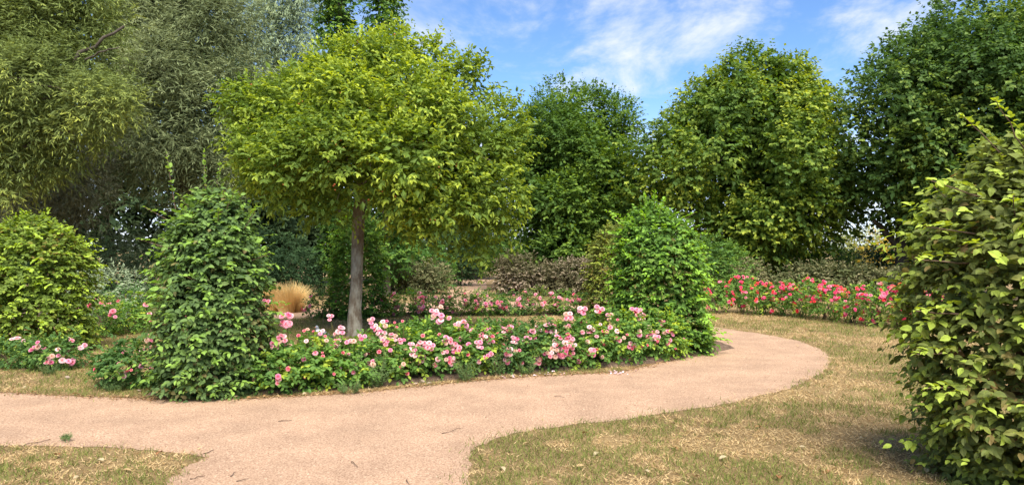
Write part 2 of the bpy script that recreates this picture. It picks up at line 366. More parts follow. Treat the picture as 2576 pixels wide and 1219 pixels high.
grass('dry_grass', 'small dry lawn corner beside the fork of the path', [[(-6, 3), (-1.2, 3), (-1.2, 6.6), (-6, 6.6)]], [PATH_R], (-5, -1.2, 3.2, 6.5), dn, 33, green=.35)

# ================================================================== HORNBEAM CONES
def hornbeam(label, u, v, prof, Y=None, seed=0, n=2300, tone='green', sprouts=(), singles=300, tm=T4, lean=0.0, extra=6):
    """prof: (height m, radius m) pairs"""
    rng = np.random.default_rng(seed); b = G(u, v) if Y is None else np.array([AT(u, 600, Y)[0], Y, 0.])
    root = thing('hornbeam_cone', label, 'hornbeam', tuple(b), 'clipped hornbeams')
    hs_, rs_ = np.array(prof).T; H = hs_[-1]
    def sample(n, fr):
        h = rng.uniform(0.02, H, n * 3); keep = rng.random(n * 3) < (np.interp(h, hs_, rs_) / rs_.max() + .08); h = h[keep][:n]; m = len(h)
        th = rng.uniform(0, 2 * math.pi, m); kb = (np.sin(th) < .35) | (rng.random(m) < .3); h, th = h[kb], th[kb]
        d = np.stack([np.cos(th), np.sin(th), 0 * th], 1)
        lump = fbm(np.concatenate([d[:, :2] * 2.0, h[:, None] * 2.6], 1) + seed * 3.1, seed, 3)
        r = np.maximum(np.interp(h, hs_, rs_) - .10, .02) * (.68 + .66 * lump) * rng.uniform(*fr, len(h))
        O = d * r[:, None]; O[:, 2] = h; O[:, 0] += lean * h
        sl_ = np.gradient(np.interp(np.linspace(0, H, 60), hs_, rs_), H / 59); slope = np.interp(h, np.linspace(0, H, 60), sl_)
        upb = np.clip(-slope * .8, 0, 2.2) + .12
        return O, d + UP * upb[:, None] + rng.normal(0, .32, O.shape), lump
    sprouts = list(sprouts)
    for q in range(extra):
        h = H * rng.uniform(.45, .93); a = rng.uniform(math.pi * .9, math.pi * 2.1); r = np.interp(h, hs_, rs_) * .7; e = .25 + 1.3 * max(0, h / H - .6) * 2
        sprouts.append((math.cos(a) * r, math.sin(a) * r, h, math.cos(a), math.sin(a), e, rng.uniform(.24, .4)))
    Ps = []
    O, Dr, lump = sample(n, (.86, 1.0)); Ps.append((shoots(rng, O, Dr, rng.uniform(.08, .27, len(O)), 7, droop=.22, ldroop=.28, outw=.75, up=.85, jit=.5), lump, 0))
    O, Dr, lump = sample(int(n * .55), (.45, .86)); Ps.append((shoots(rng, O, Dr, rng.uniform(.10, .22, len(O)), 6, droop=.2, outw=.8, up=.85), lump, 1))
    O, Dr, lump = sample(int(n * .09), (.92, 1.04)); Ps.append((shoots(rng, O, Dr + UP * .25, rng.uniform(.22, .42, len(O)), 8, droop=.30, ldroop=.1, outw=.4), lump, 2))
    Oq = np.array([[s[0] + lean * s[2], s[1], s[2]] for s in sprouts]); 
    if len(sprouts):
        Dq = np.array([s[3:6] for s in sprouts]); lq = np.array([s[6] for s in sprouts])
        Ps.append((shoots(rng, Oq, Dq, lq, 18, droop=.12, ldroop=.02, outw=.2, ang=48), np.full(len(Oq), .5), 3))
    P, D, N, T_, C, Lf = [], [], [], [], [], []
    dark, mid, lime, bronze = {'green': ((.052, .088, .030), (.092, .142, .046), (.17, .275, .048), (.145, .11, .045)),
                               'fresh': ((.052, .105, .022), (.095, .172, .032), (.20, .34, .042), (.14, .115, .035)),
                               'yellow': ((.075, .112, .022), (.135, .185, .030), (.26, .35, .042), (.21, .15, .04)),
                               'bronze': ((.070, .080, .025), (.135, .16, .038), (.27, .34, .05), (.17, .105, .042)),
                               'gold': ((.075, .095, .024), (.13, .155, .034), (.22, .26, .042), (.20, .13, .04))}[tone]
    for (p, d, nn, t, si), lump, k in Ps:
        rs = rng.random(lump.shape)[si]; rl = rng.random(len(p)); patch = fbm(p * 1.9 + seed, 5)
        c = mixc(dark, mid, np.clip(rs * .6 + rl * .5, 0, 1))
        br = (rl < np.clip((patch - .45) * 1.1, .02, .38))[:, None]
        c = np.where(br, mixc(bronze, mid, rs * .6), c)
        hi = np.clip((p[:, 2] / H - .55) * 1.1, 0, .5)
        new = np.clip((t - .55) * 1.6, 0, 1) * np.where(rs > .55 - hi * .6, 1, .15) if k in (0, 1) else np.clip(.35 + t * .8, 0, 1)
        if k == 1: new = new * .3
        c = mixc((0, 0, 0), (1, 1, 1), 1 - new) * c + mixc((0, 0, 0), lime, new)
        P.append(p); D.append(d); N.append(nn); C.append(c); Lf.append(rng.uniform(.040, .088, len(p)) * (1 - .25 * (t > .85)) * (.95 if k == 3 else 1))
    for z in P: z[:, 2] = np.maximum(z[:, 2], .02)
    foliage(root, 'inner_foliage', P[1] + b, D[1], N[1], Lf[1] * 1.35, Lf[1] * .85, C[1], T2)
    P, D, N, C, Lf = [np.concatenate([q for i, q in enumerate(z) if i != 1]) for z in (P, D, N, C, Lf)]; Wd = Lf * rng.uniform(.56, .68, len(Lf))
    foliage(root, 'foliage', P + b, D, N, Lf, Wd, C, tm, singles=singles, rng=rng)
    part_tube('trunk', bent(rng, (0, 0, -.03), (lean * H, 0, H * .9), 8, wob=.01), np.linspace(.05, .012, 8), TWIG, root)
    for k in range(14):
        h = H * (.08 + .8 * k / 14); a = rng.uniform(0, 6.28); r = np.interp(h, hs_, rs_) * .85
        part_tube('branch', bent(rng, (lean * h, 0, h), (math.cos(a) * r + lean * h, math.sin(a) * r, h + .15), 5), np.linspace(.016, .004, 5), TWIG, root, sides=4)
    for s in sprouts:
        e = np.array(s[:3]) + nrm(np.array(s[3:6])) * s[6] - UP * .12 * s[6]
        part_tube('twig', bent(rng, np.array(s[:3]) * [1, 1, .97] + [lean * s[2], 0, 0], e + [lean * s[2], 0, 0], 5, wob=.01), np.linspace(.006, .0025, 5), TWIG, root, sides=4)
    return root
hornbeam('broad dark green hornbeam cone with two tall leader shoots, beside the path edge', 540, 986,
         [(0, .52), (.2, .58), (.6, .595), (1.0, .57), (1.4, .52), (1.75, .42), (1.95, .32), (2.1, .2), (2.2, .05)], seed=1, n=2300, extra=12, tone='green', tm=T8,
         sprouts=[(-.40, -.1, 2.1, -.12, -.1, 1, .62), (-.06, -.1, 2.2, -.05, 0, 1, .55), (.0, 0, 2.2, .18, -.1, 1, .42), (-.3, -.2, 1.9, -.9, -.2, .5, .42), (-.42, -.2, 1.65, -1, -.2, .3, .36), (.42, -.2, 1.5, 1, -.1, .3, .3), (-.55, -.2, 1.1, -1, -.2, .2, .3), (.35, -.1, 1.85, .5, 0, .8, .3), (-.5, -.2, .85, -1, -.3, .15, .3), (.58, -.2, .9, 1, -.1, .1, .26)])
hornbeam('rounded yellow-green hornbeam behind a low pink rose bush on the dry lawn', 86, 884,
         [(0, .72), (.3, .82), (.9, .83), (1.4, .78), (1.7, .64), (1.9, .42), (2.02, .1)], seed=2, n=2500, tone='yellow',
         sprouts=[(.3, -.2, 1.8, .8, -.2, .5, .4), (.45, -.3, 1.5, 1, -.2, .2, .38), (-.1, -.1, 1.95, -.2, 0, 1, .25), (.55, -.3, 1.2, 1, -.3, .1, .35), (-.3, 0, 1.85, -.6, 0, .8, .3)])
hornbeam('narrow hornbeam column directly behind the crab apple trunk', 900, 800,
         [(0, .58), (.4, .64), (1.2, .62), (1.8, .55), (2.2, .38), (2.4, .1)], seed=3, n=1300, tone='fresh', singles=300,
         sprouts=[(-.4, -.1, 1.7, -1, -.1, .1, .4), (-.4, -.1, 1.95, -.9, 0, .2, .3)])
hornbeam('bright green hornbeam cone with a bushy top at the end of the rose bed', 1672, 884,
         [(0, .60), (.2, .70), (.5, .68), (1.0, .66), (1.5, .65), (1.8, .58), (2.0, .42), (2.12, .22), (2.2, .05)], seed=4, n=2500, tone='fresh', lean=-.09, extra=26,
         sprouts=[(-.1, -.1, 2.2, -.1, 0, 1, .28), (.1, -.1, 2.15, .3, 0, 1, .28), (-.35, -.1, 2.0, -.8, -.1, .5, .45), (.3, -.1, 2.0, .8, -.1, .5, .4), (-.45, -.2, 1.8, -1, -.1, .25, .42), (.4, -.1, 1.8, 1, -.1, .2, .42), (.55, -.3, .35, 1, -.2, .05, .4), (.58, -.2, .25, 1, -.2, .0, .4), (.45, -.2, 1.6, 1, 0, .2, .3), (.0, -.2, 2.25, .05, -.2, 1, .25), (.5, -.3, .9, 1, -.2, .15, .3)])
hornbeam('yellowish hornbeam with brown leaves tucked behind the bright green hornbeam cone', 1548, 803,
         [(0, .60), (.5, .66), (1.2, .64), (1.6, .55), (1.9, .40), (2.1, .1)], seed=5, n=1200, tone='gold', singles=120)
hornbeam('big bronze and lime hornbeam standing on the lawn across the path from the roses', 2566, 0,
         [(0, .50), (.35, .68), (.8, .74), (1.3, .72), (1.65, .64), (1.9, .52), (2.15, .34), (2.3, .1)], Y=5.35, seed=6, n=2700, tone='bronze', tm=T8,
         sprouts=[(-.25, -.2, 2.3, -.8, -.2, .6, .4), (-.1, -.2, 2.35, -.6, -.3, .6, .45), (-.45, -.3, 2.0, -1, -.2, .25, .42), (-.5, -.3, 1.75, -1, -.2, .12, .42), (-.5, -.3, 1.55, -1, -.3, .08, .5), (-.6, -.3, 1.2, -1, -.2, .1, .36), (-.6, -.3, .95, -1, -.2, .0, .36), (-.55, -.3, .7, -1, -.3, .1, .34), (0, -.4, 2.3, -.1, -.6, .7, .3), (-.3, -.5, 1.4, -.5, -.9, .2, .3), (-.2, -.6, .9, -.3, -1, .2, .3)])

# ================================================================== ROSES
def bloom_mesh(name, seed, inner, mid_, outer, rings=((.28, 4, 1.15), (.55, 5, .75), (.85, 6, .35), (1.0, 6, -.05))):
    """a full rose about one unit across: rings of cupped petals round a tight heart"""
    rng = np.random.default_rng(seed); V, F, C = [], [], []
    for k, (r, n, el) in enumerate(rings):
        f = k / (len(rings) - 1); c = np.array(inner) * (1 - f) ** 1.3 + np.array(outer) * f if f > .5 else np.array(inner) * (1 - 2 * f) + np.array(mid_) * 2 * f
        for j in range(n):
            a = 2 * math.pi * (j + .5 * (k % 2)) / n + rng.normal(0, .12); e = el + rng.normal(0, .12); wd = 1.25 * r * math.sin(math.pi / n) * 1.35
            ca, sa = math.cos(a), math.sin(a); t = np.array([-sa, ca, 0]); d = np.array([ca * math.cos(e), sa * math.cos(e), math.sin(e)])
            hgt = .30 * (1 - f)
            b0 = np.array([ca, sa, 0]) * .06 + UP * hgt * .3; m1 = b0 + d * r * .32 ; tip = b0 + d * r * .5 + UP * .03 + np.array([ca, sa, -.25]) * .05 * f
            o = len(V)
            V += [b0, m1 + t * wd * .5, m1 - t * wd * .5, tip + t * wd * .28, tip - t * wd * .28, (m1 + b0) / 2 - d * 0 + np.cross(t, d) * -.03]
            F += [(o, o + 1, o + 5), (o, o + 5, o + 2), (o + 5, o + 1, o + 3), (o + 5, o + 3, o + 4), (o + 5, o + 4, o + 2)]
            cc = np.clip(c * rng.uniform(.88, 1.1), 0, .95); C += [cc, cc, cc * .5 + np.array(outer) * .5, cc * .5 + np.array(outer) * .5, cc]
    return mesh_np(name, np.array(V), np.array(F), PETAL, col=np.array(C))
PINKS = [bloom_mesh('bloom', 1, (.72, .07, .11), (.80, .20, .27), (.86, .46, .50)), bloom_mesh('bloom', 2, (.70, .10, .17), (.78, .25, .36), (.84, .42, .52)),
         bloom_mesh('bloom', 3, (.78, .22, .22), (.85, .45, .45), (.88, .66, .64)), bloom_mesh('bloom', 4, (.62, .06, .14), (.72, .15, .27), (.78, .30, .42))]
PINKS.append(bloom_mesh('bloom', 13, (.60, .30, .20), (.66, .42, .30), (.72, .52, .40)))
BUD = [bloom_mesh('bloom', 5, (.72, .04, .07), (.78, .10, .14), (.82, .28, .32), rings=((.3, 4, 1.3), (.55, 5, 1.0), (.75, 5, .65)))]
DEEP = [bloom_mesh('bloom', 6, (.66, .04, .09), (.76, .12, .17), (.82, .28, .33)), bloom_mesh('bloom', 7, (.64, .04, .11), (.74, .14, .21), (.80, .34, .40)), bloom_mesh('bloom', 8, (.72, .10, .14), (.80, .26, .32), (.84, .46, .50))]
REDS = [bloom_mesh('bloom', 9, (.74, .03, .06), (.80, .05, .12), (.82, .09, .19)), bloom_mesh('bloom', 10, (.72, .02, .06), (.78, .06, .19), (.84, .17, .32)), bloom_mesh('bloom', 11, (.78, .04, .03), (.80, .05, .05), (.82, .10, .10)), bloom_mesh('bloom', 12, (.76, .06, .12), (.80, .16, .25), (.84, .36, .42))]
def put_bloom(parent, me, p, d, size, rng):
    d = Vector(d).normalized(); q = d.to_track_quat('Z', 'Y').to_matrix() @ Matrix.Rotation(rng.uniform(0, 6.28), 3, 'Z')
    o = link('bloom', me, parent); s = size * rng.uniform(.9, 1.1)
    o.matrix_local = Matrix.Translation(Vector(p) - Vector(parent.location)) @ q.to_4x4() @ Matrix.Diagonal((s, s, s * rng.uniform(.85, 1.15), 1)); return o
def rose_bush(label, x, y, rx, ry, h, seed, n=260, tone='mid', group=None, canes=6, lift=.12, spikes=2, lsz=1.0, tm=T4):
    rng = np.random.default_rng(seed); root = thing('rose_bush', label, 'rose bush', (x, y, 0), group)
    b = np.array([x, y, 0.])
    # lumpy dome of compound leaves on arching canes
    d = nrm(rng.normal(0, 1, (n * 3, 3)) * [1, 1, .9]); d = d[(d[:, 2] > -.97) & ((d[:, 1] < .3) | (rng.random(len(d)) < .35))][:n]
    lump = fbm(d * 2.1 + seed * 1.7, seed)
    f = (.72 + .55 * lump) * np.where(rng.random(len(d)) < .3, rng.uniform(.45, .85, len(d)), rng.uniform(.88, 1.05, len(d)))
    ch = h * .55; O = d * f[:, None] * [rx, ry, h * .52] + UP * ch
    O[:, 2] = np.maximum(O[:, 2], lift * rng.uniform(.3, 1.2, len(d)))
    Dr = d + UP * .35 + rng.normal(0, .4, d.shape)
    P, D, N, t, si = shoots(rng, O, Dr, rng.uniform(.09, .15, len(O)) * lsz, 7, droop=.25, ang=62, ldroop=.15, up=.9, outw=.6, jit=.4)
    k2 = []
    for s in range(spikes):
        a = rng.uniform(0, 6.28); r = rng.uniform(.1, .7); o = np.array([math.cos(a) * rx * r, -abs(math.sin(a)) * ry * r, h * .85]); k2.append(o)
        part_tube('cane', bent(rng, o * [1, 1, .6], o + UP * rng.uniform(.15, .28) + [rng.normal(0, .04), 0, 0], 5), np.linspace(.006, .003, 5), CANE, root, 4)
    if k2:
        k2 = np.array(k2); oo = np.repeat(k2, 5, 0) + UP * np.tile(np.linspace(.0, .22, 5), len(k2))[:, None]
        a = rng.uniform(0, 6.28, len(oo)); q = shoots(rng, oo, np.stack([np.cos(a), np.sin(a), .5 + 0 * a], 1), np.full(len(oo), .11), 7, droop=.2, ang=60)
        P, D, N, t, si = [np.concatenate(z) for z in zip((P, D, N, t, si), (*q[:4], q[4] + si.max() + 1))]
    rs = rng.random(si.max() + 1)[si]; rl = rng.random(len(P))
    A, B, Y_ = {'mid': ((.055, .115, .026), (.125, .215, .04), (.27, .34, .04)), 'light': ((.07, .14, .03), (.14, .24, .04), (.32, .36, .04)), 'dark': ((.042, .088, .024), (.085, .155, .036), (.16, .23, .04)),
                'olive': ((.055, .085, .022), (.115, .16, .035), (.22, .24, .05)), 'lime': ((.12, .2, .03), (.28, .36, .04), (.52, .5, .05))}[tone]
    C = mixc(A, B, np.clip(rs * .8 + rl * .3, 0, 1)); yl = (rs > .86) | (rl > .965); C[yl] = mixc(Y_, B, rl[yl] * .5)
    L = rng.uniform(.032, .055, len(P)) * lsz; W = L * rng.uniform(.6, .75, len(P)); P[:, 2] = np.maximum(P[:, 2], .02)
    foliage(root, 'foliage', P + b, D, N, L, W, C, tm, rng=rng)
    for k in range(canes):
        a = rng.uniform(0, 6.28); e = np.array([math.cos(a) * rx * .7, math.sin(a) * ry * .6, h * rng.uniform(.6, .9)])
        part_tube('cane', bent(rng, (rng.normal(0, .05), rng.normal(0, .05), -.02), e, 6, sag=.1), np.linspace(.011, .005, 6), CANE if k % 2 else TWIG, root, 5)
    root['dim'] = (rx, ry, h); return root, rng
def hit(bush, u, v):
    """where the sight line through a photo pixel meets the bush's dome; None when it passes by"""
    rx, ry, h = bush['dim']; c = np.array(bush.location) + UP * h * .55; R = np.array([rx, ry, h * .52]) * .98
    o = (np.array([0, 0, CAMH]) - c) / R; d = ray(u, v) / R
    A = d @ d; B = o @ d; C = o @ o - 1; q = B * B - A * C
    if q < 0: return None, (B * B - A * C) / A
    t = (-B - math.sqrt(q)) / A; p = np.array([0, 0, CAMH]) + ray(u, v) * t; return p, nrm(((p - c) / R ** 2)[None])[0]
# front bed: (u, base v, half width, half depth, height, foliage, label)
FR = [(345, 955, .40, .36, .56, 'dark', 'pink rose bush leaning out from the left foot of the broad hornbeam cone'),
      (715, 965, .42, .42, .62, 'mid', 'rose bush with a large pale pink cluster against the broad hornbeam cone'),
      (800, 958, .40, .40, .60, 'light', 'yellowish-leaved pink rose bush in front of the gap beside the trunk'),
      (885, 950, .40, .40, .50, 'light', 'low pink rose bush in front of the crab apple trunk'),
      (985, 942, .42, .42, .68, 'mid', 'pink rose bush just past the crab apple trunk, above a feathery weed'),
      (1080, 932, .42, .42, .74, 'mid', 'rose bush with a tall cluster of deep pink blooms above the row'),
      (1175, 925, .42, .42, .70, 'mid', 'pink rose bush in the middle of the front bed'),
      (1270, 917, .42, .42, .66, 'dark', 'pink rose bush in the front bed with fallen petals at its foot'),
      (1360, 912, .42, .42, .66, 'dark', 'rose bush crowded with pale pink blooms in the front bed'),
      (1450, 906, .44, .42, .70, 'mid', 'pink rose bush next to the last large one of the front bed'),
      (1545, 898, .48, .44, .80, 'mid', 'tall leafy pink rose bush beside the bright green hornbeam cone'),
      (1640, 888, .40, .36, .70, 'mid', 'pink and white rose bush pressed against the bright green hornbeam cone')]
front = []
for i, (u, v, rx, ry, h, tone, lab) in enumerate(FR):
    p = G(u, v + 11); b_, r_ = rose_bush(lab, p[0], p[1], rx, ry + .04, h - .15, 100 + i, n=370, lsz=1.22, lift=.05, tone=tone, group='pink roses of the front bed', spikes=2 + i % 2); front.append((b_, r_))
p = G(1668, 893); lime_bush, _ = rose_bush('small lime-yellow leaved rose shoot at the end of the front bed', p[0] + .03, p[1] - .42, .17, .15, .60, 130, n=70, tone='lime', canes=3, spikes=1)
c6 = lambda L: [(638.9 + a * .3407, 606.9 + b * .3407, s) for a, b, s in L]
c7 = lambda L: [(1277.8 + a * .3407, 606.9 + b * .3407, s) for a, b, s in L]
CL = c6([(238, 575, 100), (205, 720, 70), (155, 765, 60), (250, 775, 50), (330, 697, 35), (380, 650, 40), (500, 670, 40), (440, 665, 25), (525, 700, 25), (535, 730, 30), (560, 560, 45), (640, 655, 60), (597, 683, 30), (615, 745, 50), (590, 785, 60), (570, 800, 40), (700, 740, 40), (735, 735, 35), (800, 700, 50), (385, 735, 30), (470, 765, 25), (505, 822, 20), (180, 1030, 45), (605, 1052, 25), (370, 1003, 18), (30, 820, 35), (35, 560, 30), (90, 445, 45),
         (865, 585, 45), (885, 620, 40), (965, 605, 50), (905, 645, 40), (940, 680, 65), (965, 740, 55), (1025, 705, 60), (1090, 730, 45), (1040, 600, 20), (1097, 590, 25), (1055, 635, 25), (1355, 560, 85), (1330, 515, 50), (1380, 480, 30), (1440, 565, 35), (1370, 688, 30), (1430, 730, 65), (1500, 610, 40), (1535, 620, 80), (1580, 645, 60), (1610, 658, 35), (1240, 770, 75), (1300, 770, 60), (1180, 820, 60), (1160, 770, 45), (1235, 858, 60), (1093, 915, 40), (1215, 945, 35), (1410, 815, 40), (1490, 785, 75), (1460, 865, 45), (1460, 890, 45), (1338, 910, 35), (1497, 943, 40), (1657, 755, 50), (1675, 685, 40), (1735, 655, 50), (1740, 720, 70), (1700, 710, 40), (1800, 680, 30), (1840, 650, 50), (1675, 985, 35), (1713, 845, 40), (1865, 880, 45), (1805, 918, 30)]) + \
     c7([(310, 640, 90), (170, 690, 80), (145, 725, 60), (205, 640, 40), (240, 655, 30), (50, 725, 55), (365, 720, 60), (455, 720, 60), (415, 745, 35), (345, 785, 60), (400, 815, 80), (430, 770, 60), (485, 775, 45), (310, 830, 50), (350, 850, 30), (70, 805, 40), (5, 815, 65), (10, 645, 55), (215, 875, 70), (470, 835, 45), (420, 915, 35), (445, 550, 60), (550, 505, 60), (595, 600, 35), (480, 607, 25), (435, 625, 40), (540, 600, 25), (610, 650, 55), (655, 700, 30), (690, 740, 25), (715, 670, 45), (755, 635, 30), (750, 555, 50), (800, 715, 30), (805, 662, 30), (550, 670, 30), (620, 820, 60), (585, 895, 45), (675, 500, 60), (655, 480, 30), (935, 505, 50), (980, 550, 65), (970, 515, 40), (915, 770, 55), (970, 687, 35), (1020, 690, 30), (1005, 600, 35), (1040, 635, 35), (1060, 700, 70), (1090, 680, 50), (1100, 715, 45), (1040, 725, 45), (1140, 597, 45), (1165, 665, 40), (1190, 740, 40), (880, 690, 25), (870, 885, 45), (890, 870, 30), (940, 900, 35), (985, 780, 30), (1020, 770, 30), (955, 855, 30), (825, 865, 30), (970, 828, 20), (1110, 890, 40), (1080, 908, 30), (725, 920, 30), (760, 935, 35), (730, 945, 35), (785, 910, 45), (725, 998, 25)]) + \
     [(312, 885, 40), (375, 850, 55), (360, 880, 40), (310, 940, 50), (345, 905, 25), (330, 960, 25), (385, 870, 40), (330, 930, 25)]
rb = np.random.default_rng(77)
for (u, v, s) in CL:
    best = None
    for b_, r_ in front:
        p, nn = hit(b_, u, v)
        if p is None:
            Yb = b_.location.y - b_['dim'][1] * .4; p = AT(u, v, Yb); dd = abs(p[0] - b_.location.x) / b_['dim'][0]
            if dd > 1.2: continue
            cand = (5 + dd, b_, p, nrm(np.array([[p[0] - b_.location.x, -.6, .7]]))[0], True)
        else: cand = (p[1] * .1, b_, p, nn, False)
        if best is None or cand[0] < best[0]: best = cand
    if best is None: continue
    _, b_, p, nn, above = best; size = s * .3407 * p[1] / FPX
    toward = nrm((np.array([0, 0, CAMH]) - p)[None])[0]
    dirn = nn * .5 + toward * .55 + UP * .35
    p = p + toward * .085; p[2] = max(p[2], .05)
    if above and p[2] > b_['dim'][2] * .95:
        st = np.array([p[0] + rb.normal(0, .03) - b_.location.x, p[1] + .08 - b_.location.y, b_['dim'][2] * .6]); part_tube('cane', bent(rb, st, p - np.array(b_.location) - UP * .01, 5), np.linspace(.006, .004, 5), CANE, b_, 4)
    k = 6 if s >= 80 else 5 if s >= 65 else 4 if s >= 55 else 3 if s >= 45 else 2 if s >= 38 else 1
    sx_ = nrm(np.cross(UP, toward)[None])[0]
    for j in range(k):
        a = 6.28 * j / k + rb.uniform(0, 1); off = (sx_ * math.cos(a) + UP * math.sin(a)) * size * (.36 if k > 1 else 0)
        put_bloom(b_, BUD[0] if (s < 26 or rb.random() < .08) else PINKS[int(rb.choice([0, 0, 0, 1, 1, 2, 2, 2, 3, 4]))], p + off + toward * rb.uniform(0, .03), dirn + off * 6 + rb.normal(0, .25, 3), max(.036, size * (.95, .66, .58, .52, .48, .45)[k - 1]), rb)
for b_, r_ in front:                      # single blooms between the clusters
    if b_['dim'][2] > .3: 
        rx, ry, h = b_['dim']
        for j in range(9):
            d = nrm(np.array([[r_.normal() * .9, -abs(r_.normal()) - .3, r_.normal() * .6 + .1]]))[0]; q = np.array(b_.location) + UP * h * .55 + d * [rx, ry, h * .52] * 1.16
            if q[2] > .1: put_bloom(b_, PINKS[int(r_.integers(5))] if j % 3 else BUD[0], q, d + UP * .4 + [0, -.4, 0], r_.uniform(.04, .06), r_)
# other rose rows: blooms scattered over the lit side of each bush
def scatter(bush, rng, n, meshes, size, top=.0, clus=.5):
    rx, ry, h = bush['dim']; c = np.array(bush.location) + UP * h * .55; k = 0
    while k < n:
        d = nrm(np.array([[rng.normal(), -abs(rng.normal()) * .8 - .1, rng.normal() * .7 + top]]))[0]
        p = c + d * [rx, ry, h * .5] * rng.uniform(1.1, 1.24)
        if p[2] < .12: continue
        m = 1 + (rng.random() < clus) * int(rng.integers(1, 4))
        for j in range(m):
            q = p + rng.normal(0, size * .55, 3) * (j > 0)
            put_bloom(bush, meshes[int(rng.integers(len(meshes)))], q, d + UP * .5 + rng.normal(0, .3, 3) + [0, -.5, 0], size * rng.uniform(.7, 1.15), rng); k += 1
for i, (u, v, rx, h, lab, nb) in enumerate([(40, 922, .42, .34, 'low pink rose bush at the path edge before the rounded yellow-green hornbeam', 14), (140, 925, .38, .36, 'low pink rose bush with drooping blooms beside bare dry lawn', 20)]):
    p = G(u, v); b_, r_ = rose_bush(lab, p[0], p[1], rx, .36, h, 140 + i, n=250, tone='dark', group='low roses by the rounded hornbeam', spikes=1); scatter(b_, r_, nb, PINKS, .062, .5)
for i, (u, v, h, lab) in enumerate([(250, 846, .66, 'pink rose bush between the rounded hornbeam and the silvery shrub'), (320, 838, .56, 'yellowish pink rose bush between the two nearest hornbeams'), (395, 830, .60, 'sparse rose bush with small red buds behind the broad hornbeam cone'), (450, 826, .6, 'rose bush mostly hidden behind the broad hornbeam cone')]):
    p = G(u, v); b_, r_ = rose_bush(lab, p[0], p[1], .46, .4, h, 150 + i, n=240, tone=('mid', 'light', 'mid', 'mid')[i], group='roses behind the dry lawn', spikes=2); scatter(b_, r_, (11, 8, 7, 3)[i], DEEP + PINKS[:2], .075, .5)
us = np.linspace(955, 1490, 9)
for i, u in enumerate(us):
    p = G(u, 796 - (u - 955) * .012); b_, r_ = rose_bush(ORD[i] + ' pink rose bush of the back row, counted from the crab apple trunk', p[0], p[1], .44, .40, .48 + .05 * math.sin(i * 2.3), 160 + i, n=220, tone=('olive', 'mid', 'dark')[i % 3], group='pink roses of the back row', spikes=2, lsz=1.15)
    scatter(b_, r_, 24, DEEP + PINKS[:2], .07, .3, .6)
p = G(818, 800); b_, r_ = rose_bush('dark small rose bush with a few deep pink blooms left of the crab apple trunk', p[0], p[1], .42, .36, .50, 175, n=190, tone='dark', lsz=1.15); scatter(b_, r_, 7, [DEEP[0], DEEP[1], PINKS[3]], .095, .3, .1)
RR = [(1795, 787), (1868, 785), (1915, 791), (1965, 793), (2020, 797), (2078, 803), (2140, 811), (2200, 818), (2262, 822), (2325, 828)]
for i, (u, v) in enumerate(RR):
    p = G(u, v); lab = ('crimson rose bush at the end of the red row beside the bright green hornbeam cone' if i == 0 else ORD[i] + ' crimson rose bush of the red row, counted from the bright green hornbeam cone')
    b_, r_ = rose_bush(lab, p[0], p[1], .42, .40, .74 + .06 * math.sin(i * 1.9), 180 + i, n=230, tone='mid' if i % 2 else 'light', group='crimson roses of the far row', spikes=1 + (i % 3 == 1), lift=.28, canes=8, lsz=1.1)
    scatter(b_, r_, 62, REDS, .058, .65, .7)

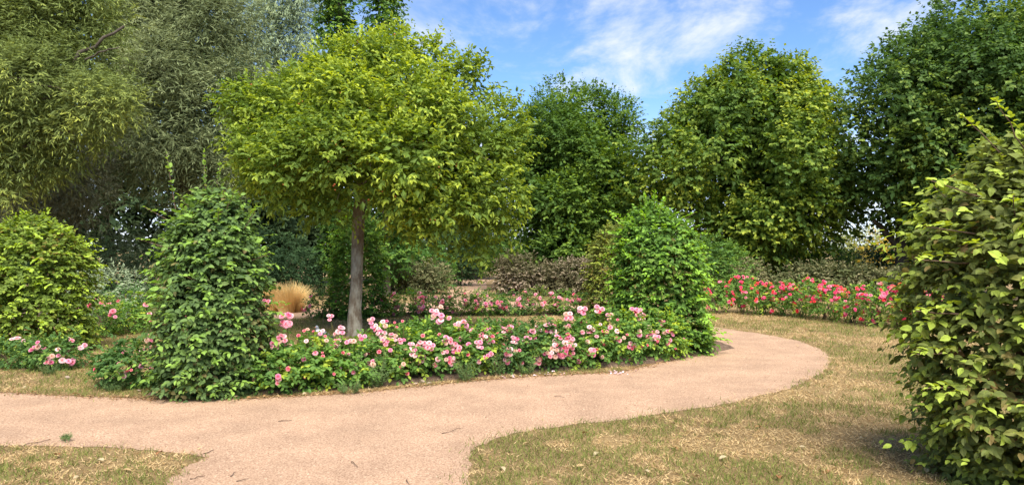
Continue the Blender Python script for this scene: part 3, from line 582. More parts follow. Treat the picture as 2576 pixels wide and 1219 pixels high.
# ================================================================== TREES FROM LOBES
def billows(rng, lobes, k, rr=.44, off=.70):
    """each lobe broken up into k smaller billows on its upper and near side"""
    out_ = []
    for x, y, z, r in lobes:
        d = nrm(rng.normal(0, 1, (k, 3)) + [0, -.45, .35])
        for q in d: out_.append((x + q[0] * r * off, y + q[1] * r * off, z + q[2] * r * off, r * rr * rng.uniform(.8, 1.2)))
    return out_
def lobed_tree(name, label, cat, base, lobes, seed, n, k, leaf, ratio, cols, tm, ltip=None, trunk=None, limbs=8, sh=(.2, .4), droop=.15, ldroop=.3, up=.9, outw=.7, ubias=.3, m=None, inner=.22, flat=1.0, singles=0, group=None, back=.18, bark=None, reject=.6, jit=.38, ang=55, tipamt=.35, core=.55, sub=0):
    rng = np.random.default_rng(seed); root = thing(name, label, cat, tuple(base), group); base = np.array(base, float); n = int(n * .8)
    skin = billows(rng, lobes, sub) if sub else lobes
    O, d = crown_points(rng, skin, n, inner, reject, back, flat)
    dens = fbm(O * 1.1 + seed, seed + 2, 2); kp = dens > .34; O, d = O[kp], d[kp]
    Dr = d + UP * ubias + rng.normal(0, .35, d.shape)
    P, D, N, t, si = shoots(rng, O, Dr, rng.uniform(*sh, len(O)), k, droop=droop, ldroop=ldroop, up=up, outw=outw, jit=jit, ang=ang)
    rs = rng.random(len(O))[si]; rl = rng.random(len(P)); big = fbm(P * .55 + seed, seed + 9, 2)
    C = mixc(cols[0], cols[1], np.clip(rs * .55 + rl * .35 + (big - .5) * .6, 0, 1))
    tip = np.clip((t - .4) * 1.5, 0, 1) * np.clip((big - .5) * 2.5 + tipamt + (rs - .5) * .8, 0, 1)
    C = C * (1 - tip[:, None]) + np.asarray(cols[2])[None] * tip[:, None]
    if core:
        LB = np.asarray(lobes, float); nc = int(n * core); i = rng.choice(len(LB), nc, p=LB[:, 3] ** 3 / (LB[:, 3] ** 3).sum()); dc = nrm(rng.normal(0, 1, (nc, 3)))
        oc = LB[i, :3] + dc * (LB[i, 3] * rng.random(nc) ** .4 * (.78 if sub else .64))[:, None]; q = shoots(rng, oc, dc + rng.normal(0, .5, dc.shape), np.full(nc, sh[1]), 4, jit=.7); lc = rng.uniform(leaf * 1.3, leaf * 1.9, len(q[0])); q[0][:, 2] = np.maximum(q[0][:, 2], .05)
        foliage(root, 'inner_crown', q[0], q[1], q[2], lc, lc * (ratio * 1.2 if ratio < .3 else ratio), mixc(cols[0], cols[1], rng.random(len(lc)) * .6), T2, m=m)
    L = rng.uniform(leaf * .72, leaf * 1.2, len(P)); W = L * rng.uniform(ratio * .85, ratio * 1.15, len(P))
    foliage(root, 'crown', P, D, N, L, W, C, tm, m=m, singles=singles, rng=rng)
    bark = bark or BARK_GREY; Lb = np.asarray(lobes)
    if trunk:
        tp, tr = trunk; part_tube('trunk', np.array(tp) - base, tr, bark, root, 12, .10, seed)
        top = np.array(tp[-1]); r0 = tr[-1]
        order = np.argsort(-Lb[:, 3])[:limbs]
        for q in order:
            f = rng.uniform(.0, .35); j = len(tp) - 1 - int(f * 2); st = np.array(tp[max(j, 0)]) - base
            part_tube('branch', bent(rng, st, Lb[q, :3] - base, 8, sag=.08, wob=.035), np.linspace(r0 * .62, .012, 8), bark, root, 6)
            for z in range(2):
                e = Lb[q, :3] + nrm(rng.normal(0, 1, (1, 3)))[0] * Lb[q, 3] * .8 - base; s2 = st * .35 + (Lb[q, :3] - base) * .65
                part_tube('branch', bent(rng, s2, e, 6, wob=.04), np.linspace(r0 * .25, .006, 6), bark, root, 5)
    print(name, len(P), 'leaves'); return root, rng, (P, D, N, O, d)
def env_lobes(rng, cx, cy, prof, n, rr, squash=.9, fill=.72):
    """lobes set round an envelope given as (height, radius) pairs"""
    hs_, rs_ = np.array(prof).T; out_ = []
    for i in range(n):
        h = rng.uniform(hs_[0], hs_[-1]); R = np.interp(h, hs_, rs_); a = rng.uniform(0, 6.28) if i % 3 == 0 else rng.uniform(math.pi * .95, math.pi * 2.05)
        r = rng.uniform(*rr); q = max(R - r * .8, 0) * rng.uniform(.75, 1.05); out_.append((cx + math.cos(a) * q, cy + math.sin(a) * q * squash, h, r))
    for h in np.linspace(hs_[0], hs_[-1], 7): R = np.interp(h, hs_, rs_); out_.append((cx, cy + .2, h, max(R * fill, .3)))
    return out_
# crab apple in the ring
YA = 13.9; sA = YA / FPX
LA = [(960, 225, 138, 0), (1010, 140, 62, .2), (925, 160, 55, .1), (830, 215, 88, -.3), (720, 262, 98, 0), (640, 285, 70, .2), (655, 400, 82, -.5), (750, 415, 108, -1.0), (890, 390, 125, -1.3), (1045, 400, 128, -1.2), (1180, 385, 112, -.5), (1255, 400, 70, 0), (1150, 260, 98, .3), (1100, 170, 62, .5), (1160, 190, 45, .2),
      (1235, 480, 82, -.3), (1120, 500, 98, -.7), (1200, 565, 52, 0), (985, 470, 88, -.9), (850, 480, 78, -.8), (715, 475, 64, -.4), (640, 465, 40, -.2), (1230, 305, 76, .2), (1000, 310, 165, 1.0), (850, 340, 160, 1.2), (1100, 410, 145, 1.3), (700, 380, 115, 1.0), (1050, 270, 100, -1.0), (880, 290, 110, -1.1), (780, 330, 85, -1.0), (1130, 325, 85, -.9), (600, 345, 38, 0), (592, 260, 34, .1), (1295, 345, 38, 0), (1290, 520, 36, 0),
      (780, 545, 34, -.6), (1060, 565, 50, -.6), (1215, 610, 40, -.1), (1165, 640, 30, 0), (1010, 575, 32, .5), (1265, 565, 40, 0), (1110, 600, 34, -.3)]
lobesA = [(*AT(u, v, YA + o), r * (YA + o) / FPX * .88) for u, v, r, o in LA]  # photo pixel, radius, depth offset
tb = G(893, 846); tt = AT(903, 540, YA); tt2 = AT(915, 430, YA)
tpts = [tb + [0, 0, -.05], tb + [0, 0, .12], tb + [.0, 0, .5], tb * .6 + np.array([*tt[:2], tt[2]]) * .4, tb * .3 + tt * .7, tt, tt2, AT(935, 330, YA), AT(950, 220, YA)]
tpts = [np.array([p_[0], YA if i < 0 else p_[1], p_[2]]) for i, p_ in enumerate(tpts)]
apple, ra, geo = lobed_tree('crab_apple_tree', 'broad crab apple tree with small orange fruits and a grey trunk inside the rose ring', 'tree', tuple(tb), lobesA, 41, 9500, 9, .088, .52,
                   ((.075, .122, .022), (.17, .232, .034), (.33, .378, .05)), TARCH, trunk=(tpts, [.20, .150, .120, .112, .108, .114, .09, .06, .03]), limbs=22, sh=(.22, .42), droop=.12, ldroop=.2, ubias=.5, core=.45, sub=6, singles=300, bark=BARK, tipamt=.42)
APPLE_TOPS = True
FRU = []
for k, c in enumerate([(.52, .20, .06), (.50, .14, .06), (.48, .28, .07)]):
    t_ = (1 + 5 ** .5) / 2; iv = nrm(np.array([(-1, t_, 0), (1, t_, 0), (-1, -t_, 0), (1, -t_, 0), (0, -1, t_), (0, 1, t_), (0, -1, -t_), (0, 1, -t_), (t_, 0, -1), (t_, 0, 1), (-t_, 0, -1), (-t_, 0, 1)]))
    ff = np.array([(0, 11, 5), (0, 5, 1), (0, 1, 7), (0, 7, 10), (0, 10, 11), (1, 5, 9), (5, 11, 4), (11, 10, 2), (10, 7, 6), (7, 1, 8), (3, 9, 4), (3, 4, 2), (3, 2, 6), (3, 6, 8), (3, 8, 9), (4, 9, 5), (2, 4, 11), (6, 2, 10), (8, 6, 7), (9, 8, 1)])
    FRU.append(mesh_np('fruit', iv, ff, PETAL, col=np.repeat(np.array([c]), 20, 0), smooth=True))
Pq, Oq, dq = geo[0], geo[3], geo[4]
fr = np.where((dq[:, 1] < -.2) & (Oq[:, 1] < YA + .2))[0]
for i in ra.choice(fr, 55, replace=False):
    for j in range(int(ra.integers(1, 5))):
        o = link('fruit', FRU[int(ra.integers(3))], apple); o.location = Vector(Oq[i] + dq[i] * .2 + ra.normal(0, .05, 3) - UP * .05) - apple.location; s = ra.uniform(.013, .019); o.scale = (s, s, s * .95)

# the dense hornbeam tree, the two maples
rng = np.random.default_rng(5)
def zat(v, Y): return AT(1288, v, Y)[2]
def xat(u, Y): return AT(u, 600, Y)[0]
Y3 = 30.0
pr3 = [(zat(650, Y3), 3.1), (zat(560, Y3), 3.3), (zat(440, Y3), 3.3), (zat(360, Y3), 3.0), (zat(325, Y3), 2.6)]
L3 = env_lobes(rng, xat(1440, Y3), Y3, pr3, 46, (.75, 1.2))
lobed_tree('hornbeam_tree', 'dense dark green tree with feathery upright top shoots beyond the far path', 'tree', (xat(1440, Y3), Y3, 0), L3, 51, 11500, 9, .14, .58, ((.040, .080, .016), (.085, .15, .024), (.16, .23, .03)), T2,
           trunk=([(xat(1440, Y3), Y3, -.1), (xat(1440, Y3), Y3, 1.5), (xat(1445, Y3), Y3, 4), (xat(1445, Y3), Y3, 6)], [.25, .2, .16, .08]), limbs=10, sh=(.35, .65), ubias=.65, droop=.12, ldroop=.2, sub=4)
# upright top shoots of that tree
def top_shoots(root, pts, Ls, k, leaf, ratio, col, tm, seed, lean=.25, m=None):
    r = np.random.default_rng(seed); P = np.array(pts); D0 = UP + r.normal(0, lean, P.shape)
    p, d, nn, t, si = shoots(r, P, D0, Ls, k, droop=.03, ldroop=.0, outw=.3, ang=50); L = r.uniform(leaf * .7, leaf * 1.1, len(p)) * (1.1 - .5 * t)
    C = mixc(col[0], col[1], np.clip(r.random(len(p)) * .6 + .2 * t, 0, 1)); foliage(root, 'top_shoots', p, d, nn, L, L * ratio, C, tm, m=m)
top_shoots(apple, [AT(u, v, YA + o) for u, v, o in [(1085, 115, .2), (1095, 105, 0), (1140, 135, .1), (1150, 140, .2), (1190, 175, 0), (1205, 200, 0), (980, 100, 0), (1010, 90, .1), (905, 130, 0), (1225, 260, 0), (1240, 300, 0), (1050, 105, 0), (860, 150, 0), (760, 190, 0), (1130, 150, 0), (660, 225, 0)]], np.full(16, .42), 10, .08, .52, ((.12, .18, .03), (.24, .29, .04)), TARCH, 54)
tr3 = bpy.data.objects['hornbeam_tree']
r3 = np.random.default_rng(52); uu = r3.uniform(1270, 1625, 90); vv = np.interp(uu, [1270, 1330, 1400, 1500, 1590, 1630], [345, 285, 258, 258, 280, 345]) + r3.uniform(-5, 55, 90)
top_shoots(tr3, [AT(a, b, Y3 + r3.uniform(-1.2, .8)) for a, b in zip(uu, vv)], r3.uniform(.6, 1.25, 90), 16, .11, .5, ((.035, .075, .018), (.08, .15, .03)), T2, 53)
Y4 = 27.5; r4 = np.random.default_rng(6)
pr4 = [(zat(610, Y4), 2.5), (zat(540, Y4), 3.7), (zat(430, Y4), 4.1), (zat(340, Y4), 3.6), (zat(265, Y4), 2.7), (zat(215, Y4), 1.8)]
L4 = env_lobes(r4, xat(1905, Y4), Y4, pr4, 60, (.8, 1.25))
L4 += [(*AT(u, v, Y4 + o), r * Y4 / FPX) for u, v, r, o in [(1640, 400, 60, -1), (1600, 380, 40, -.5), (1690, 350, 60, -1), (1650, 470, 70, -1.2), (1740, 420, 80, -1.8), (1600, 470, 45, -.8), (1700, 540, 70, -1.2), (1620, 550, 55, -.5), (2110, 300, 55, 0), (1880, 200, 65, -.3), (1960, 190, 50, 0), (1830, 225, 55, -.3), (2040, 265, 55, 0), (1760, 275, 50, 0)]]
maple_c = ((.050, .095, .018), (.125, .185, .026), (.30, .33, .04))
lobed_tree('maple_tree', 'full rounded maple with yellow-green leaf tips standing clear against the sky', 'tree', (xat(1905, Y4), Y4, 0), L4, 61, 13000, 7, .125, .85, maple_c, T2,
           trunk=([(xat(1905, Y4), Y4, -.1), (xat(1905, Y4), Y4, 1.4), (xat(1900, Y4), Y4, 3), (xat(1905, Y4), Y4, 5.5)], [.28, .22, .2, .1]), limbs=14, sh=(.25, .5), droop=.18, ldroop=.5, ubias=.5, outw=.9, up=.8, tipamt=.38, sub=5)
Y5 = 25.0; r5 = np.random.default_rng(7)
pr5 = [(zat(540, Y5), 3.4), (zat(480, Y5), 4.7), (zat(380, Y5), 5.0), (zat(240, Y5), 4.4), (zat(170, Y5), 3.5), (zat(120, Y5), 2.8)]
L5 = env_lobes(r5, xat(2440, Y5), Y5, pr5, 64, (.85, 1.3))
L5 += [(*AT(u, v, Y5 + o), r * Y5 / FPX) for u, v, r, o in [(2170, 215, 50, 0), (2200, 260, 80, -.5), (2150, 470, 75, 0), (2130, 400, 60, .3), (2150, 330, 60, 0), (2090, 450, 50, .6), (2200, 420, 80, -.8), (2260, 160, 60, 0), (2340, 120, 60, 0), (2440, 95, 70, 0), (2550, 95, 80, 0), (2620, 200, 100, 0), (2230, 500, 60, 0)]]
lobed_tree('maple_tree', 'tall dark maple with a forked trunk rising behind the bronze hornbeam', 'tree', (xat(2268, Y5), Y5, 0), L5, 62, 13000, 7, .125, .85, ((.036, .075, .018), (.085, .14, .028), (.20, .25, .045)), T2,
           trunk=([(xat(2275, Y5), Y5, -.1), (xat(2268, Y5), Y5, 1.2), (xat(2270, Y5), Y5, 2.6), (xat(2290, Y5), Y5, 4), (xat(2340, Y5), Y5, 6)], [.26, .2, .18, .15, .1]), limbs=14, sh=(.25, .5), droop=.15, ldroop=.4, ubias=.5, outw=.8, core=.6, sub=5)
m5 = [o for o in bpy.data.objects if o.name.startswith('maple_tree')][-1]
part_tube('branch', bent(rng, AT(2262, 622, Y5) - np.array(m5.location), AT(2190, 545, Y5) - np.array(m5.location), 6, wob=.02), np.linspace(.13, .06, 6), BARK_GREY, m5, 7)

# eucalypts and wattles of the left wood
def blade_tree(name, label, base, lob, seed, n, k, leaf, ratio, cols, trunk, **kw):
    return lobed_tree(name, label, 'tree', base, lob, seed, n, k, leaf, ratio, cols, T2, trunk=trunk, m=LEAF_DULL, group='trees of the left wood', **kw)
def pl(L, Y): return [(*AT(u, v, Y + o), r * (Y + o) / FPX) for u, v, r, o in L]
Y0 = 15.0
L0 = pl([(40, 90, 110, 0), (-60, 150, 120, 0), (150, 60, 90, .3), (90, 220, 110, -.3), (-30, 300, 120, 0), (220, 150, 80, .2), (250, 270, 70, -.4), (320, 235, 45, -.5), (180, 330, 90, 0), (60, 380, 95, 0), (20, 460, 60, 0), (-80, 420, 90, 0), (120, -30, 120, .3), (-20, -40, 130, .3), (270, 320, 50, 0), (260, 60, 55, .4), (210, -30, 80, .3), (140, 420, 50, 0.3), (330, 280, 30, -.4)], Y0)
blade_tree('eucalyptus_tree', 'olive green eucalyptus with drooping narrow leaves overhanging the rounded hornbeam', (xat(-170, 15.6), 15.6, 0), L0, 71, 11500, 9, .098, .2,
           ((.085, .11, .032), (.175, .215, .055), (.36, .385, .065)), ([(xat(-170, 15.6), 15.6, -.1), (xat(-160, 15.6), 15.6, 2), (xat(-100, 15.4), 15.4, 3.6), (xat(0, 15.2), 15.2, zat(300, 15.2))], [.24, .2, .17, .12]), limbs=14, sh=(.2, .4), droop=.22, ldroop=.3, up=.7, outw=.9, ubias=.25, ang=45, jit=.6, core=.6, sub=6)
e0 = bpy.data.objects['eucalyptus_tree']; ro = np.random.default_rng(9)
for a, b, r in [((130, 212, 14.7), (312, 66, 14.8), .05), ((215, 150, 14.6), (300, 120, 14.4), .022), ((15, 195, 14.4), (180, 235, 14.2), .03), ((60, 370, 14.7), (180, 330, 14.5), .05)]:
    part_tube('branch', bent(ro, AT(*a) - np.array(e0.location), AT(*b) - np.array(e0.location), 8, sag=.04, wob=.02), np.linspace(r, r * .45, 8), BARK_GREY, e0, 7)
Y1 = 19.0
L1 = pl([(380, 110, 95, 0), (330, 200, 90, 0), (440, 190, 105, -.5), (500, 300, 95, -.3), (420, 330, 100, -.5), (540, 230, 80, 0), (580, 330, 70, .3), (530, 400, 75, 0), (430, 430, 80, 0), (340, 330, 80, .4), (380, 10, 100, 0), (500, 60, 100, 0), (590, 60, 80, .5), (480, -60, 120, .3), (600, 150, 70, .4), (560, 470, 55, .3), (330, 420, 70, .6), (600, 420, 50, .6), (360, -60, 120, .3), (640, 250, 45, .6)], Y1)
blade_tree('wattle_tree', 'tall grey-green wattle with fine narrow leaves behind the broad hornbeam cone', (xat(470, Y1), Y1 + .5, 0), L1, 72, 11500, 9, .115, .16,
           ((.09, .112, .048), (.185, .212, .098), (.27, .30, .14)), ([(xat(470, Y1), Y1 + .5, -.1), (xat(465, Y1), Y1 + .5, 2), (xat(440, Y1), Y1 + .4, 4), (xat(430, Y1), Y1 + .3, zat(200, Y1))], [.3, .24, .2, .12]), limbs=14, sh=(.25, .5), droop=.2, ldroop=.25, up=.6, outw=.9, ubias=.45, ang=42, jit=.55, core=.8, sub=6)
Y6 = 18.0
L6 = pl([(180, 420, 75, 0), (120, 480, 80, 0), (210, 500, 70, -.2), (170, 560, 60, 0), (60, 500, 80, .4), (240, 440, 50, .2), (-20, 540, 90, .4), (100, 560, 70, .3), (260, 380, 60, .5), (40, 420, 70, .6)], Y6)
blade_tree('wattle_tree', 'dull grey feathery wattle hanging low behind the rounded hornbeam', (xat(140, Y6), Y6 + .6, 0), L6, 73, 4600, 9, .10, .16,
           ((.08, .085, .048), (.15, .155, .085), (.19, .195, .10)), ([(xat(140, Y6), Y6 + .6, -.1), (xat(150, Y6), Y6 + .6, 1.5), (xat(160, Y6), Y6 + .5, 3.2)], [.16, .12, .08]), limbs=6, sh=(.25, .45), droop=.35, ldroop=.4, up=.5, outw=.9, ang=40, jit=.5, sub=5)
Y7 = 33.0
L7 = pl([(640, 60, 60, 0), (700, 100, 70, 0), (760, 50, 60, 0), (690, 10, 60, 0), (620, 160, 60, 0), (690, 190, 60, 0), (770, 130, 50, 0), (650, 240, 50, 0), (750, -20, 60, 0), (600, 100, 50, .5), (720, 260, 60, 0), (640, 330, 60, 0), (740, 340, 60, 0), (780, 210, 50, 0)], Y7)
blade_tree('eucalyptus_tree', 'pale silvery eucalyptus far behind the crab apple crown', (xat(690, Y7), Y7 + .4, 0), L7, 74, 5200, 9, .17, .16,
           ((.15, .19, .11), (.25, .30, .17), (.30, .34, .17)), ([(xat(690, Y7), Y7 + .4, -.1), (xat(690, Y7), Y7 + .4, 3), (xat(685, Y7), Y7 + .3, 6.5), (xat(690, Y7), Y7 + .2, 10)], [.3, .25, .18, .1]), limbs=9, sh=(.35, .7), droop=.5, ldroop=.7, up=.4, outw=.9, ubias=.2, ang=35, jit=.6, sub=5)
# two slim ivy-dark columns behind the crab apple
for k, (u, wpx) in enumerate([(852, 50), (972, 52)]):
    Yc = 26.0; rc = np.random.default_rng(80 + k); L8 = []
    for h in np.linspace(1.2, 11.6, 26): L8.append((xat(u, Yc) + rc.normal(0, .14), Yc + rc.normal(0, .15), h, wpx * Yc / FPX * rc.uniform(.62, .95)))
    lobed_tree('columnar_tree', ('slim dark column tree behind the crab apple, next to the silvery eucalyptus', 'slim dark column tree behind the crab apple, on the open sky side')[k], 'tree', (xat(u, Yc), Yc, 0), L8, 85 + k, 1800, 8, .11, .7,
               ((.035, .080, .018), (.075, .15, .026), (.15, .22, .03)), T2, trunk=([(xat(u, Yc), Yc, -.1), (xat(u, Yc), Yc, 4), (xat(u, Yc), Yc, 8), (xat(u, Yc), Yc, 11)], [.16, .13, .1, .05]), limbs=6, sh=(.2, .4), group='column trees behind the crab apple')

# dark trees that fill the depth of the wood
for i, (u, Y, tv, hw, lab) in enumerate([(40, 25, 20, 3.4, 'dark tree deep in the wood behind the olive eucalyptus'), (270, 27, -30, 3.4, 'dark tree deep in the wood behind the dull grey wattle'), (470, 29, 0, 3.4, 'dark tree deep in the wood behind the tall wattle'), (640, 31, 330, 2.7, 'dark tree between the tall wattle and the crab apple trunk'),
                                         (800, 35, 380, 2.7, 'dark tree behind the slim column trees'), (1010, 37, 400, 2.8, 'dark tree behind the left brown shrub'), (1190, 40, 430, 2.4, 'dark tree beyond the far end of the path')]):
    rd = np.random.default_rng(400 + i); zt = zat(tv, Y); x = xat(u, Y)
    Ld = env_lobes(rd, x, Y, [(1.6, hw * .8), (zt * .5, hw), (zt * .85, hw * .7), (zt, hw * .3)], 30, (.5, .95))
    lobed_tree('wood_tree', lab, 'tree', (x, Y, 0), Ld, 410 + i, 1400, 6, .24, .5, ((.022, .04, .016), (.05, .08, .03), (.08, .115, .04)), T2, trunk=([(x, Y, -.1), (x + .1, Y, 1.5), (x, Y, 3), (x, Y, zt * .7)], [.22, .17, .14, .06]), limbs=6, sh=(.3, .6), m=LEAF_DULL, group='dark trees of the wood', core=.7)
# ================================================================== SHRUBS
def shrub(label, u, v, rx, h, seed, cols, n=1300, leaf=.06, ratio=.55, tm=T2, name='shrub', group=None, ry=None, k=7, m=None, Y=None, stems=6, ubias=.3, nl=22, low=.2, tipamt=.35):
    rng = np.random.default_rng(seed); b = G(u, v) if Y is None else np.array([xat(u, Y), Y, 0.]); ry = ry or rx * .7; L = []
    for i in range(nl):
        a = rng.uniform(0, 6.28) if i % 3 else rng.uniform(3.3, 6.1); f = rng.uniform(.2, .85); hh = h * rng.uniform(low, .8)
        if abs(math.cos(a) * f) > .6: hh *= .85
        L.append((b[0] + math.cos(a) * rx * f, b[1] + math.sin(a) * ry * f, hh, h * rng.uniform(.17, .30)))
    for q in np.linspace(-.6, .6, 4): L.append((b[0] + rx * q, b[1], h * .5, h * .38))
    root, r_, g = lobed_tree(name, label, 'shrub', tuple(b), L, seed, n, k, leaf, ratio, cols, tm, m=m, sh=(.12, .28), group=group, ubias=ubias, droop=.15, core=.22, tipamt=tipamt)
    for i in range(stems):
        e = np.array([rng.uniform(-.7, .7) * rx, rng.uniform(-.6, .4) * ry, h * .6]); part_tube('stem', bent(rng, (e[0] * .3, e[1] * .3, -.03), e, 6), np.linspace(.022, .008, 6), TWIG, root, 5)
    return root
brown = ((.055, .055, .024), (.135, .115, .055), (.38, .29, .22)); brown2 = ((.048, .060, .022), (.125, .128, .050), (.28, .24, .13)); 
shrub('rounded brown-leaved shrub left of the far path opening', 1046, 737, 1.38, 1.15, 201, brown2, n=1700, name='brown_shrub', leaf=.082, tipamt=.62, m=LEAF_DULL)
shrub('wide brown and silver shrub right of the far path opening', 1312, 741, 1.25, 1.32, 202, brown, n=2000, name='brown_shrub', leaf=.082, tipamt=.62, m=LEAF_DULL)
shrub('wide brown shrub running behind the yellowish hornbeam', 1445, 743, 1.3, 1.30, 203, brown, n=1900, name='brown_shrub', leaf=.082, tipamt=.62, m=LEAF_DULL)
for i, u in enumerate([1880, 1985, 2090, 2195, 2300]):
    shrub(ORD[i] + ' grey-brown shrub behind the crimson roses, counted from the berry shrub', u, 752 + i, .95, 1.12 - .04 * (i % 2) - .02 * i, 205 + i, brown2, n=1150, name='brown_shrub', leaf=.082, tipamt=.62, m=LEAF_DULL, group='brown shrubs behind the red row')
grn = ((.04, .085, .02), (.085, .16, .03), (.15, .24, .04)); dk = ((.022, .045, .018), (.045, .085, .03), (.07, .12, .04))
shrub('bright leafy green bush above the left brown shrub', 1040, 0, 1.5, 2.0, 211, ((.05, .11, .025), (.10, .20, .04), (.2, .32, .05)), n=1500, leaf=.09, Y=30)
shrub('dark evergreen bush beside the far path opening', 1150, 0, 1.0, 2.4, 212, dk, n=1300, leaf=.08, Y=33)
shrub('green berry shrub with bare grey stems behind the bright green hornbeam cone', 1800, 0, .75, 1.85, 213, grn, n=1100, leaf=.09, ratio=.45, Y=22.5, stems=9)
shrub('dark ivy-like bush beyond the golden grass tuft', 765, 742, 1.25, 1.6, 214, dk, n=1500, leaf=.07, m=LEAF_DULL)
shrub('dull grey-green bush between the nearest two hornbeams, under the wattle', 330, 0, 1.4, 2.0, 215, ((.04, .06, .03), (.085, .11, .055), (.12, .15, .07)), n=1700, leaf=.07, ratio=.3, Y=18.5, m=LEAF_DULL)
shrub('dark bush behind the broad hornbeam cone', 520, 0, 1.5, 1.8, 216, dk, n=800, leaf=.09, Y=20, m=LEAF_DULL)
shrub('dark bush behind the golden grass tuft, deep under the trees', 660, 0, 1.6, 2.2, 217, dk, n=1500, leaf=.08, Y=25, m=LEAF_DULL)
shrub('dark bush at the foot of the left wood', 160, 0, 1.7, 2.0, 218, dk, n=900, leaf=.09, Y=21, m=LEAF_DULL)
shrub('silver-leaved shrub beside the rounded yellow-green hornbeam', 262, 0, .55, 1.25, 219, ((.16, .20, .12), (.26, .31, .18), (.34, .38, .22)), n=420, leaf=.085, ratio=.28, Y=14.8, m=LEAF_DULL, ubias=.7)
shrub('low fresh green bush behind the pink roses on the dry lawn', 340, 0, .7, .85, 220, ((.05, .12, .03), (.09, .20, .05), (.14, .26, .06)), n=500, leaf=.06, ratio=.4, Y=15.4)
shrub('pale yellow-leaved bush far behind the crimson row', 2165, 0, 1.3, 2.55, 221, ((.16, .18, .05), (.25, .26, .08), (.32, .32, .10)), n=900, leaf=.12, Y=36)
shrub('golden yellow bush below the forked maple trunk', 2222, 0, .6, 2.4, 222, ((.32, .24, .03), (.42, .30, .035), (.46, .35, .06)), n=420, leaf=.11, Y=35)
for i, (u, Y, h, rx) in enumerate([(1700, 31, 2.0, 1.8), (1850, 30, 2.2, 1.7), (1965, 29, 2.05, 1.3), (2060, 29.5, 1.75, 1.2), (2160, 30, 1.65, 1.4), (2270, 29, 1.7, 1.5), (2400, 28, 1.9, 1.7)]):
    shrub(('dark green hedge bush under the full rounded maple, behind the berry shrub', 'dark green hedge bush under the full rounded maple', 'hedge bush with bare twigs at the edge of the sky gap', 'low hedge bush below the sky gap', 'dark hedge bush before the pale yellow-leaved bush', 'dark hedge bush at the foot of the forked maple', 'dark hedge bush behind the bronze hornbeam')[i], u, 0, rx, h, 231 + i, grn if i in (2, 3) else dk, n=900, leaf=.10, Y=Y, group='hedge bushes behind the red row')
# far end of the path
shrub('pale silvery reed bush at the far end of the path', 1215, 0, .9, 2.3, 241, ((.20, .24, .12), (.32, .36, .2), (.42, .44, .26)), n=700, leaf=.22, ratio=.10, Y=44, ubias=1.6)
b_ = shrub('yellow-green rose bush with pink and white blooms at the end of the far path', 1180, 0, 1.0, 1.0, 242, ((.09, .14, .03), (.18, .25, .04), (.26, .32, .05)), n=520, leaf=.09, Y=42, name='rose_bush')
b_['dim'] = (1.0, .7, 1.0); b_['category'] = 'rose bush'; scatter(b_, np.random.default_rng(3), 16, [PINKS[2], PINKS[0], DEEP[0]], .13, .5)
shrub('yellow-green bush screening the end of the far path', 1120, 0, 1.6, 2.6, 243, ((.06, .1, .03), (.12, .17, .05), (.2, .25, .06)), n=900, leaf=.12, Y=46)
# distant hedgerow that closes the view
rg = np.random.default_rng(300); LH = []
for x in np.arange(-48, 48, 1.25): LH.append((x, 58 + rg.normal(0, 1.2), rg.uniform(.5, 1.5), rg.uniform(.8, 1.35)))
O, d = crown_points(rg, LH, 3800, .1, .5, .15); P, D, N, t, si = shoots(rg, O, d + UP * .4, rg.uniform(.3, .6, len(O)), 6); q = rg.random(len(P))
V, F = leaf_geo(P, D, N, rg.uniform(.18, .3, len(P)), rg.uniform(.1, .18, len(P)), T2)
o = link('far_hedgerow', mesh_np('far_hedgerow', V, F, LEAF, col=np.repeat(mixc((.05, .085, .03), (.11, .15, .05), q), 2, 0))); tag(o, 'far hedgerow closing the view behind all trees', 'hedgerow', kind='stuff')

# golden feather grass tuft
def tuft(label, u, v, h, r, n, seed, c0, c1, name='feather_grass', wd=.006):
    rng = np.random.default_rng(seed); b = G(u, v); root = thing(name, label, 'grass tuft', tuple(b)); a = rng.uniform(0, 6.28, n); s = np.sqrt(rng.random(n)); e = .06 + .42 * s
    base = np.stack([np.cos(a) * r * .62 * s, np.sin(a) * r * .62 * s, 0 * a], 1); hd = np.stack([np.cos(a) * e, np.sin(a) * e, 0 * a], 1) * rng.uniform(.2, 1.7, (n, 1)); H = h * rng.uniform(.38, 1.05, n) * (1.05 - .3 * s)
    V, F = [], []; K = 5; Wv = np.stack([-np.sin(a + 1), np.cos(a + 1), 0 * a], 1); ring = []
    for k in range(K):
        t = k / (K - 1); c = base + hd * (r * 1.3 * t ** 1.8)[None] if False else base + hd * r * 1.25 * t ** 1.8; c = c + UP * (H * (t - .16 * t ** 3))[:, None]; ww = wd * (1 - .75 * t) * .5; ring += [c - Wv * ww, c + Wv * ww]
    V = np.stack(ring, 1).reshape(-1, 3); f = np.array([(2 * k, 2 * k + 1, 2 * k + 3, 2 * k + 2) for k in range(K - 1)]); F = (f[None] + (np.arange(n) * 2 * K)[:, None, None]).reshape(-1, 4)
    C = np.repeat(mixc(c0, c1, rng.random(n)), K - 1, 0); link('blades', mesh_np('blades', V, F, GRASSM, col=C), root, kind='stuff'); return root
tuft('golden feather grass tuft with upright plumes beside the broad hornbeam cone', 730, 785, .95, .44, 2300, 1, (.60, .42, .15), (.82, .64, .32), wd=.011)
tuft('second golden feather grass tuft, half hidden by the broad hornbeam cone', 690, 782, .90, .40, 1200, 2, (.60, .42, .15), (.80, .62, .30), wd=.011)

